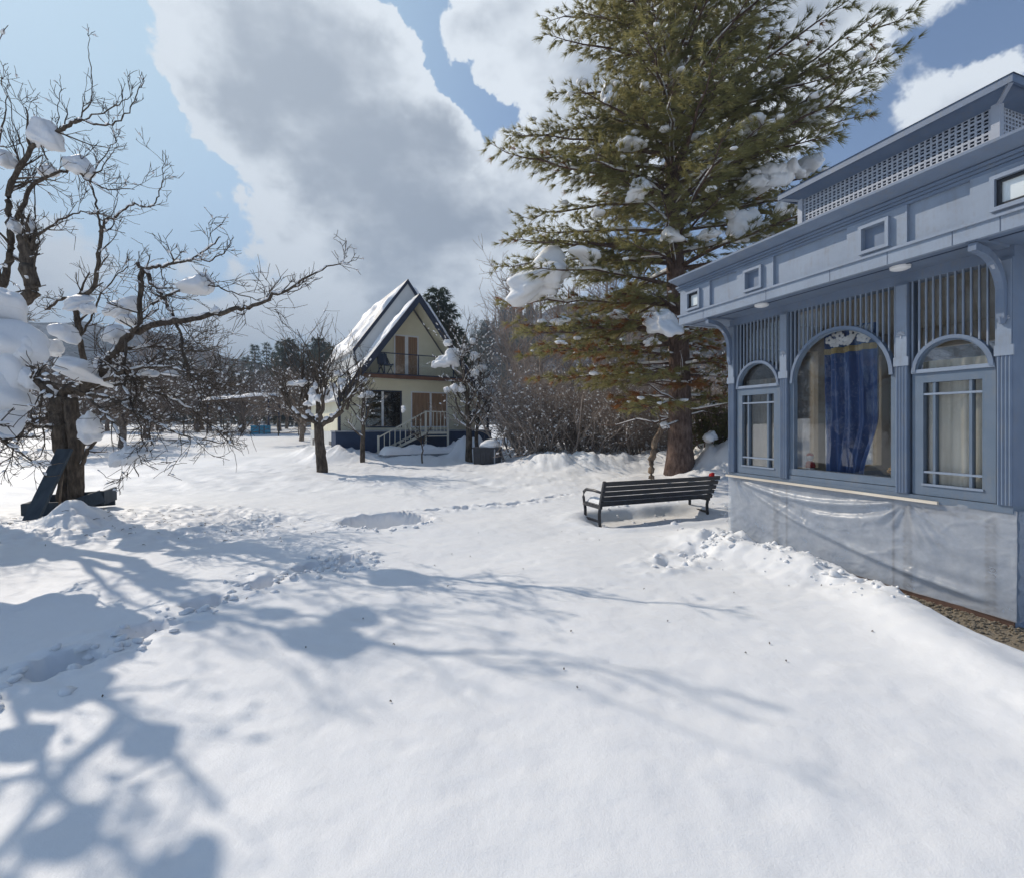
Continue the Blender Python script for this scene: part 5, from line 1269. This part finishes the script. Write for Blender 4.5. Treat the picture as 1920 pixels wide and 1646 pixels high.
# ------------------------------------------------------------------ brush and orchard behind: a few shapes, copied
def proto(seed, h, kind):
    t = Tree(seed); b = np.zeros(3); rng = t.rng
    if kind == 'orchard':
        o, R = t.limb([b - (0, 0, .3), b + (.1, 0, h * .12), b + (.05, .1, h * .24)], .22, .17, 7)
        for i in range(7):
            a = i * .9 + rng.uniform(-.3, .3); d = np.array((math.cos(a), math.sin(a), rng.uniform(.5, 1.5)))
            t.grow(o[-1], d, .09, h * .55, 3, (8, 6, 4), up=.08, wob=.16, minr=.014, lk=(.4, .7), seg=.35)
        t.dust(.12, (.05, .11), 0, .75)
    elif kind == 'brush':
        for i in range(16):
            a = rng.uniform(0, 6.28); s_ = rng.uniform(0, .9); d = np.array((math.cos(a) * .6, math.sin(a) * .6, rng.uniform(.7, 1.6)))
            t.grow(b + (s_ * math.cos(a), s_ * math.sin(a), -.2), d, rng.uniform(.03, .055), h * rng.uniform(.6, 1.0), 3, (6, 4, 3), up=.04, wob=.15, minr=.007, lk=(.35, .65), seg=.25)
        t.dust(.10, (.025, .055), 0, .8)
    elif kind == 'tall':
        o, R = t.limb([b - (0, 0, .3), b + (.1, 0, h * .3), b + (-.05, .1, h * .7), b + (0, 0, h)], .20, .04, 7)
        t.sprout(o, R, h * .5, 3, (26, 8, 4), f0=.2, up=.10, wob=.12, minr=.012, lk=(.3, .7), seg=.4)
    w = t.w.mesh(kind + '_wood', True); w.materials.append(M['bark_brush'] if kind != 'orchard' else M['bark_far'])
    s_ = None
    if t.snow.n: s_ = t.snow.mesh(kind + '_snow', True); s_.materials.append(M['clump'])
    return w, s_
def place(name, pr, x, y, sc, rz, label, cat, group=None, z=None):
    r = empty(name, (x, y, gz(x, y) if z is None else z), rz); r.scale = (sc, sc, sc); tag(r, label, cat, group)
    o = bpy.data.objects.new('trunk', pr[0]); COL.objects.link(o); o.parent = r
    if pr[1] is not None: o = bpy.data.objects.new('snow_dusting', pr[1]); COL.objects.link(o); o.parent = r; tag(o, kind='stuff')
    return r
ORCH = [proto(101, 5.5, 'orchard'), proto(102, 6.0, 'orchard'), proto(103, 5.0, 'orchard')]
BRUSH = [proto(111, 3.0, 'brush'), proto(112, 3.4, 'brush'), proto(113, 2.8, 'brush')]
TALL = [proto(121, 9.0, 'tall'), proto(122, 10.0, 'tall')]
def background():
    rng = random.Random(77)
    for row, (y, x0, x1, st) in enumerate(((44, -40, -9, 4.2), (52, -48, -10, 4.4), (62, -56, -12, 5.0), (74, -66, -14, 5.5))):
        x = x0
        while x < x1:
            place('orchard_tree', ORCH[rng.randrange(3)], x + rng.uniform(-.7, .7), y + rng.uniform(-1.2, 1.2), rng.uniform(.85, 1.2), rng.uniform(0, 6.28), 'bare snow-dusted orchard tree in the rows behind the meadow', 'tree', 'orchard trees behind the meadow')
            x += st * rng.uniform(.85, 1.15)
    # nearer orchard at the left
    for x, y, s_ in ((-22, 27, .95), (-25.5, 29, 1.0), (-26, 34, 1.1), (-20, 22, .9)):
        place('orchard_tree', ORCH[rng.randrange(3)], x, y, s_, rng.uniform(0, 6.28), 'bare orchard tree standing in the mid meadow behind the left apple tree', 'tree', 'mid meadow orchard trees')
    place('orchard_tree', ORCH[1], -14.5, 33, .8, 1.0, 'small bare orchard tree in the meadow just left of the chalet', 'tree')
    # brush bank right of the chalet
    k = 0
    for y, x0, x1, st in ((17.4, 1.0, 7.5, 1.25), (19.2, .7, 8.5, 1.45), (22, .8, 10, 2.0), (25.5, 1.4, 12, 2.6)):
        x = x0
        while x < x1:
            place('bare_shrub', BRUSH[k % 3], x + rng.uniform(-.3, .3), y + rng.uniform(-.5, .5), rng.uniform(.7, 1.05) * (1 + (y - 17) * .04), rng.uniform(0, 6.28), 'brown bare snow-flecked shrub in the thicket right of the chalet', 'shrub', 'shrubs of the thicket')
            k += 1; x += st * rng.uniform(.85, 1.15)
    for x, y, s_, lb in ((1.4, 24, .85, 'brown bare tree rising left of the big pine, under its snow-laden bough'), (.2, 30, 1.0, 'tall bare tree farthest left behind the thicket, fanned twigs against the sky'), (3.2, 27, .95, None), (5.0, 25, .9, None), (7, 29, 1.0, None)):
        place('bare_tree', TALL[k % 2], x, y, s_, rng.uniform(0, 6.28), lb or 'bare brown tree half hidden behind the big pine crown', 'tree', None if lb else 'bare trees behind the pine'); k += 1
    for x, y, s_ in ((-36, 48, .9), (-33, 50, .8), (-29.5, 47, .75)):
        place('bare_tree', TALL[k % 2], x, y, s_, rng.uniform(0, 6.28), 'thin tall bare tree above the far orchard', 'tree', 'tall trees of the far orchard'); k += 1
background()

# ------------------------------------------------------------------ conifers
def needles(mb, rng, p, d, n, ln, w, droop=.35, spread=.8):
    """one tuft: n thin blades fanned round d"""
    d = d / (np.linalg.norm(d) + 1e-9)
    R = rng.normal(size=(n, 3)); R -= (R @ d)[:, None] * d; R /= np.linalg.norm(R, axis=1)[:, None] + 1e-9
    a = rng.uniform(.15, spread, n)[:, None]
    v = d * np.cos(a) + R * np.sin(a); L = ln * rng.uniform(.7, 1.15, n)[:, None]
    tip = p + v * L - np.array((0, 0, 1.)) * droop * L * rng.uniform(.3, 1, n)[:, None]
    s = np.cross(v, rng.normal(size=(n, 3))); s /= np.linalg.norm(s, axis=1)[:, None] + 1e-9
    o = p + rng.normal(size=(n, 3)) * ln * .06 - v * ln * .12 * rng.uniform(0, 1, n)[:, None]
    V = np.stack([o - s * w, o + s * w, tip], 1).reshape(-1, 3)
    mb.add(V, None, np.arange(3 * n).reshape(-1, 3))
def big_pine():
    D = 13.5; bx = (1275 - CX) / FPX * D; rng = random.Random(9); nr = np.random.RandomState(9)
    loc = (bx, D, gz(bx, D) - .05)
    root = empty('pine_tree', loc); tag(root, 'tall drooping-needle pine with snow on its boughs beside the pavilion', 'tree')
    H = 17.0
    tk = MB(); n = 40; zz = np.linspace(-.2, H, n); rr = .30 * (1 - zz / (H + .5)) ** .85 + .03; rr += .13 * np.exp(-np.clip(zz, 0, 9) / .35)
    tk.tube(np.stack([-.02 * zz + .05 * np.sin(zz * .6), .03 * np.sin(zz * .5), zz], 1), rr, 18); tk.build('trunk', M['bark_pine'], root, True)
    br = MB(); sn = MB(); nd = MB(); nb = MB(); V1, F1 = ICO[1]
    def ax(z): return np.array((-.02 * z + .05 * math.sin(z * .6), .03 * math.sin(z * .5), z))
    def bough(z, az, L, rise, sag, bare=0.0, brown=0.0, dens=1.0):
        p0 = ax(z); h = np.array((math.cos(az), math.sin(az), 0)); m = max(6, int(L / .45)); P_ = []
        for i in range(m + 1):
            t = i / m; P_.append(p0 + h * L * t + np.array((0, 0, rise * t * L - sag * L * t * t + .10 * L * max(0, t - .75))) + nr.normal(0, .035 * L * t * .3, 3))
        P_ = np.array(P_); R = np.linspace(.018 + .011 * L, .006, m + 1); br.tube(P_, R, 5)
        if rng.random() < .9:                                  # snow lying along the bough
            a = max(0, int(m * rng.uniform(0, .3))); e = min(m, a + int(m * rng.uniform(.3, .7)) + 1)
            if e - a >= 2: sn.tube(P_[a:e + 1] + np.array((0, 0, .03)), np.concatenate([[.012], R[a + 1:e] * .9 + rng.uniform(.016, .038), [.012]]), 6, .7)
        side = np.array((-h[1], h[0], 0)); k = int(L * 5.2 * dens)
        for j in range(k):
            t = max(bare, .12) + (1 - max(bare, .12)) * ((j + rng.random()) / k); f = t * m; i = min(int(f), m - 1); q = P_[i] + (P_[i + 1] - P_[i]) * (f - i)
            sg = 1 if j % 2 else -1; tl = (.30 + .95 * (1 - t) * min(1.2, L * .3)) * rng.uniform(.6, 1.2)
            d = h * rng.uniform(.45, .95) + side * sg * rng.uniform(.5, 1.0) + np.array((0, 0, rng.uniform(-.12, .35))); d /= np.linalg.norm(d)
            e = q + d * tl + np.array((0, 0, -.10 * tl)); mid = (q + e) / 2 + np.array((0, 0, .04)); br.tube([q, mid, e], [.009, .007, .004], 3, cap=False)
            c = max(2, int(tl / .13))
            for u in range(c):
                s_ = (u + 1) / c; b_ = q * (1 - s_) + e * s_ + nr.normal(0, .035, 3)
                tgt = nb if rng.random() < brown else nd
                needles(tgt, nr, b_, d + np.array((0, 0, .05)), 20, .23, .0075)
            if rng.random() < .10:
                z_ = rng.uniform(.03, .09); sn.add(V1 * np.array((z_ * 1.6, z_ * 1.4, z_ * .7)) * (1 + .3 * nr.uniform(-1, 1, (len(V1), 1))) + e + np.array((0, 0, .05)), None, F1)
        needles(nd if rng.random() > brown else nb, nr, P_[-1], P_[-1] - P_[-2], 22, .22, .0062)
    def reach(z):
        return float(np.interp(z, [1.5, 2.5, 4, 6, 8, 10, 12, 14, 16, 17], [2.6, 4.2, 4.7, 4.6, 4.2, 3.8, 3.5, 2.8, 1.6, .5]))
    z = 2.0; az = .3
    while z < H - .2:
        for _ in range(6 if z < 5 else 7):
            az += 2.399 + rng.uniform(-.35, .35)
            L = reach(z) * rng.choice((rng.uniform(.45, .75), rng.uniform(.8, 1.2), rng.uniform(.85, 1.1))); br_ = .55 * max(0, (5.0 - z) / 3.5) * rng.choice((0.2, 1, 2.2))
            hx = math.cos(az); hy = math.sin(az)
            if z < 4.2 and hx > .2: L *= .5 if z < 3 else .75          # sparse on the pavilion side low down
            low = z < 4.8
            bough(z + rng.uniform(-.15, .15), az, L, rng.uniform(.05, .32) if z > 5 else rng.uniform(-.05, .12), rng.uniform(.10, .22) if not low else rng.uniform(.06, .14), .30 if low else rng.uniform(.12, .38), br_, 1.15 if low else 1.2)
        z += .50 if z < 5 else rng.choice((.30, .42, .66))
    # the long bough out to the upper right, and one out to the left
    for zz_, a_, L, ri, sg in ((8.6, -.42, 5.6, .50, .05), (8.3, -.36, 5.3, .42, .05), (8.9, -.5, 4.8, .46, .05), (8.1, -.30, 4.8, .40, .10), (7.4, -.15, 4.6, .22, .12), (6.9, -.25, 4.4, .2, .12), (7.7, -.5, 4.4, .3, .1), (7.6, 3.35, 5.2, .25, .12), (6.0, 3.5, 5.0, .05, .12), (3.9, 3.45, 4.9, .05, .10), (3.2, 3.75, 4.9, .02, .10), (9.6, -.6, 4.4, .45, .1), (2.7, 3.3, 4.3, 0, .08), (4.6, 3.2, 5.0, .1, .12)):
        bough(zz_, a_, L, ri, sg, .15, .08 if zz_ > 5 else .25, 1.15)
    # dead lower snags with snow
    for k in range(24):
        a_ = rng.uniform(0, 6.28); z_ = rng.uniform(1.2, 4.5); L = rng.uniform(.6, 2.6); h = np.array((math.cos(a_), math.sin(a_), rng.uniform(-.15, .35)))
        P_ = [ax(z_) + h * L * t + nr.normal(0, .05, 3) * (t > 0) for t in np.linspace(0, 1, 5)]; br.tube(P_, np.linspace(.03, .008, 5), 5)
        for _ in range(5):
            q = P_[rng.randrange(1, 4)]; d = h + nr.normal(0, .6, 3); br.tube([q, q + d * .25, q + d * .5 + nr.normal(0, .05, 3)], [.010, .007, .004], 3, cap=False)
        if rng.random() < .7: sn.tube(np.array(P_[:4]) + np.array((0, 0, .03)), [.01, .032, .026, .008], 6, .7)
    br.build('boughs', M['bark_pine'], root, True)
    nd.build('crown', M['needle'], root); tag(nb.build('dead_needles', M['needle_brown'], root), kind='stuff')
    tag(sn.build('snow_dusting', M['clump'], root, True), kind='stuff')
    L0 = np.array(loc)
    for i, (px, py, D_, w, h, ti) in enumerate(((1018, 522, 12.6, 98, 62, .25), (1415, 236, 12.4, 90, 30, .1), (1418, 334, 12.3, 52, 34, .1), (1456, 324, 12.1, 44, 36, 0), (1490, 322, 12.2, 46, 30, -.2), (1520, 308, 12.2, 40, 30, .2), (1395, 425, 12.2, 46, 44, .1), (1435, 425, 12.3, 30, 22, 0), (1242, 598, 11.6, 62, 34, .5), (1520, 205, 12.0, 50, 48, .5), (1480, 385, 12.0, 44, 26, 0), (1270, 135, 12.4, 40, 26, .2), (1195, 355, 11.8, 40, 26, 0), (1255, 445, 12, 44, 22, 0), (1140, 180, 12, 30, 24, .3), (1330, 440, 11.9, 34, 18, 0), (1100, 480, 12, 50, 16, .2), (1310, 260, 11.8, 34, 20, 0), (1180, 265, 12, 38, 18, 0), (1050, 600, 12, 30, 12, 0), (1160, 590, 12, 44, 10, 0), (1370, 395, 12, 30, 16, .2), (1220, 640, 11.9, 26, 14, 0), (1120, 400, 12, 26, 14, .2))):
        clump(root, loc, px, py, D_, w, h, 500 + i, ti, i, dep=w * .7, rough=.42, flat=.75)
    # broken side stem by the trunk
    t = Tree(91); q = lambda *a: [P(x, y, 12.9 + (z[0] if z else 0)) for x, y, *z in a]
    t.limb(q((1221, 897), (1222, 870), (1226, 838), (1236, 812), (1246, 797), (1253, 800)), .085, .075, 9, .012, knots=.18)
    t.limb(q((1240, 800), (1232, 770), (1222, 752), (1200, 768)), .03, .015, 6, .01); t.limb(q((1250, 800), (1256, 785), (1247, 772), (1240, 758)), .03, .012, 6, .01)
    t.caps(.5, .012, .9, .9)
    l2 = tuple(P(1221, 895, 12.9)[:2]) + (0.0,); r = finish(t, 'broken_stump', l2, M['wood_dead'], 'broken leaning dead stem beside the big pine trunk', 'stump')
    clump(r, l2, 1247, 798, 12.85, 18, 14, 901)
big_pine()

def conifer_mesh(seed, h, rad, dens=1.0, ln=.5, w=.03, shape=1.0):
    rng = random.Random(seed); nr = np.random.RandomState(seed); nd = MB(); tk = MB()
    tk.tube([(0, 0, -.5), (0, 0, h * .5), (0, 0, h * .97)], [h * .018, h * .012, .02], 6)
    z = h * .08; az = 0
    while z < h * .99:
        t = z / h; L0 = rad * (1 - t) ** (.75 * shape) * (0.55 + .45 * min(1, t * 6)) + .12
        for _ in range(int(7 * dens)):
            az += 2.4 + rng.uniform(-.4, .4); L = L0 * rng.uniform(.65, 1.1); d = np.array((math.cos(az), math.sin(az), rng.uniform(-.25, .15)))
            c = max(2, int(L / (ln * .55)))
            for u in range(c):
                s_ = (u + 1) / c; p = np.array((0, 0, z)) + d * L * s_ + np.array((0, 0, .12 * L * s_ * s_)) + nr.normal(0, ln * .15, 3)
                needles(nd, nr, p, d + nr.normal(0, .3, 3), 12, ln, w, .3, 1.2)
        z += h / (24 * dens)
    a = nd.mesh('conifer_needles'); a.materials.append(M['needle_dark']); b = tk.mesh('conifer_trunk', True); b.materials.append(M['bark_far'])
    return a, b
def far_conifers():
    CM = [conifer_mesh(201, 14, 2.6), conifer_mesh(202, 12, 2.2), conifer_mesh(203, 15, 4.2, 1.5, .6, .05, .75)]
    rng = random.Random(31)
    def put(i, x, y, s_, lab, grp, name='conifer', z=None):
        r = empty(name, (x, y, (gz(x, y) if z is None else z) - .2), rng.uniform(0, 6.28)); r.scale = (s_, s_, s_); tag(r, lab, 'tree', grp)
        o = bpy.data.objects.new('crown', CM[i][0]); COL.objects.link(o); o.parent = r; o = bpy.data.objects.new('trunk', CM[i][1]); COL.objects.link(o); o.parent = r
    put(2, P(822, 600, 34)[0], 34, .74, 'dark dense pine rising behind the chalet roof', None, 'dark_pine')
    put(2, P(850, 600, 36)[0], 36, .58, 'lower dark pine right behind the chalet roof', None, 'dark_pine')
    for px, py, D in ((478, 640, 85), (500, 637, 88), (522, 634, 84), (540, 632, 80), (556, 642, 86), (572, 640, 90), (588, 650, 84), (606, 646, 88), (622, 642, 80), (636, 650, 84), (648, 640, 86), (655, 636, 60), (440, 668, 95), (460, 664, 92), (405, 672, 100), (380, 676, 105), (350, 670, 110), (320, 668, 112), (290, 664, 110), (515, 655, 92), (548, 655, 95), (596, 630, 92), (612, 636, 95)):
        x = P(px, py, D)[0]; top = P(px, py, D)[2]; i = rng.randrange(3); z = gz(x, D); s_ = (top - z) / (14, 12, 15)[i]
        put(i, x, D, max(.3, s_), 'far dark conifer in the wood beyond the orchard', 'far conifers beyond the orchard')
    for k in range(46):
        D = rng.uniform(120, 215); px = rng.uniform(846, 1010); x = (px - CX) / FPX * D
        t = (D - 110) / 120.; crest = np.interp(x, [-75, -45, -22, -6, 20, 60, 120, 220], [4, 12, 34, 46, 56, 64, 72, 70]); z = crest * math.sin(min(t, 1) * math.pi / 2) * .93 - 2
        put(rng.randrange(3), x, D, rng.uniform(.55, .95), 'distant conifer on the hillside right of the chalet', 'conifers on the hillside', z=z)
far_conifers()

def green_bush():
    nr = np.random.RandomState(71); rng = random.Random(71); x, y = 6.0, 14.2
    loc = (x, y, gz(x, y)); root = empty('evergreen_bush', loc); tag(root, 'loose olive evergreen bush between the pine trunk and the pavilion', 'bush')
    br = MB(); nd = MB()
    for k in range(46):
        a = rng.uniform(0, 6.28); L = rng.uniform(1.0, 2.7); d = np.array((math.cos(a) * .45, math.sin(a) * .45, 1.0)); d /= np.linalg.norm(d)
        b = np.array((rng.uniform(-.5, .5), rng.uniform(-.4, .4), -.1)); P_ = [b + d * L * t + nr.normal(0, .04, 3) for t in np.linspace(0, 1, 6)]; br.tube(P_, np.linspace(.02, .006, 6), 4)
        for j in range(26):
            t = rng.uniform(.15, 1) * 5; i = min(4, int(t)); q = P_[i] + (P_[i + 1] - P_[i]) * (t - i); e = d * .4 + nr.normal(0, .7, 3); e /= np.linalg.norm(e)
            needles(nd, nr, q + e * rng.uniform(.03, .22), e, 14, .13, .008, .2, 1.2)
    br.build('stems', M['bark_pine'], root, True); nd.build('foliage', M['needle_bush'], root)
    clump(root, loc, 1330, 820, 13.4, 26, 22, 950)
    clump(root, loc, 1335, 760, 13.6, 24, 10, 951)
green_bush()

# fallen branches lying at the foot of the snow bank
for i, (px, py, w_, lb) in enumerate(((1005, 868, 42, 'dark fallen branch lying on the snow bank'), (1078, 862, 12, 'short dark log end in the snow bank'))):
    a = G(px - w_ / 2, py, .05); b = G(px + w_ / 2, py + 2, .05); mb = MB(); mb.tube([a, (a + b) / 2 + (0, 0, .03), b], [.05, .07, .05], 8); tag(mb.build('fallen_branch', M['bark'], None, True), lb, 'branch')

# ------------------------------------------------------------------ haze
HZ = 0.0013
def build_haze():
    mb = MB().box(-1400, 1400, -700, 1500, -12, 175)
    m_ = bpy.data.materials.new('air'); m_.use_nodes = True; nt = m_.node_tree
    for n in list(nt.nodes):
        if n.type != 'OUTPUT_MATERIAL': nt.nodes.remove(n)
    v = nt.nodes.new('ShaderNodeVolumePrincipled'); v.inputs['Color'].default_value = (0.62, 0.76, 0.95, 1); v.inputs['Density'].default_value = HZ; v.inputs['Anisotropy'].default_value = 0.0
    out = [n for n in nt.nodes if n.type == 'OUTPUT_MATERIAL'][0]; nt.links.new(v.outputs[0], out.inputs['Volume'])
    o = mb.build('haze', m_, None); tag(o, 'thin blue winter haze over the valley', 'haze', kind='stuff')
USE_HAZE = True
if USE_HAZE: build_haze()
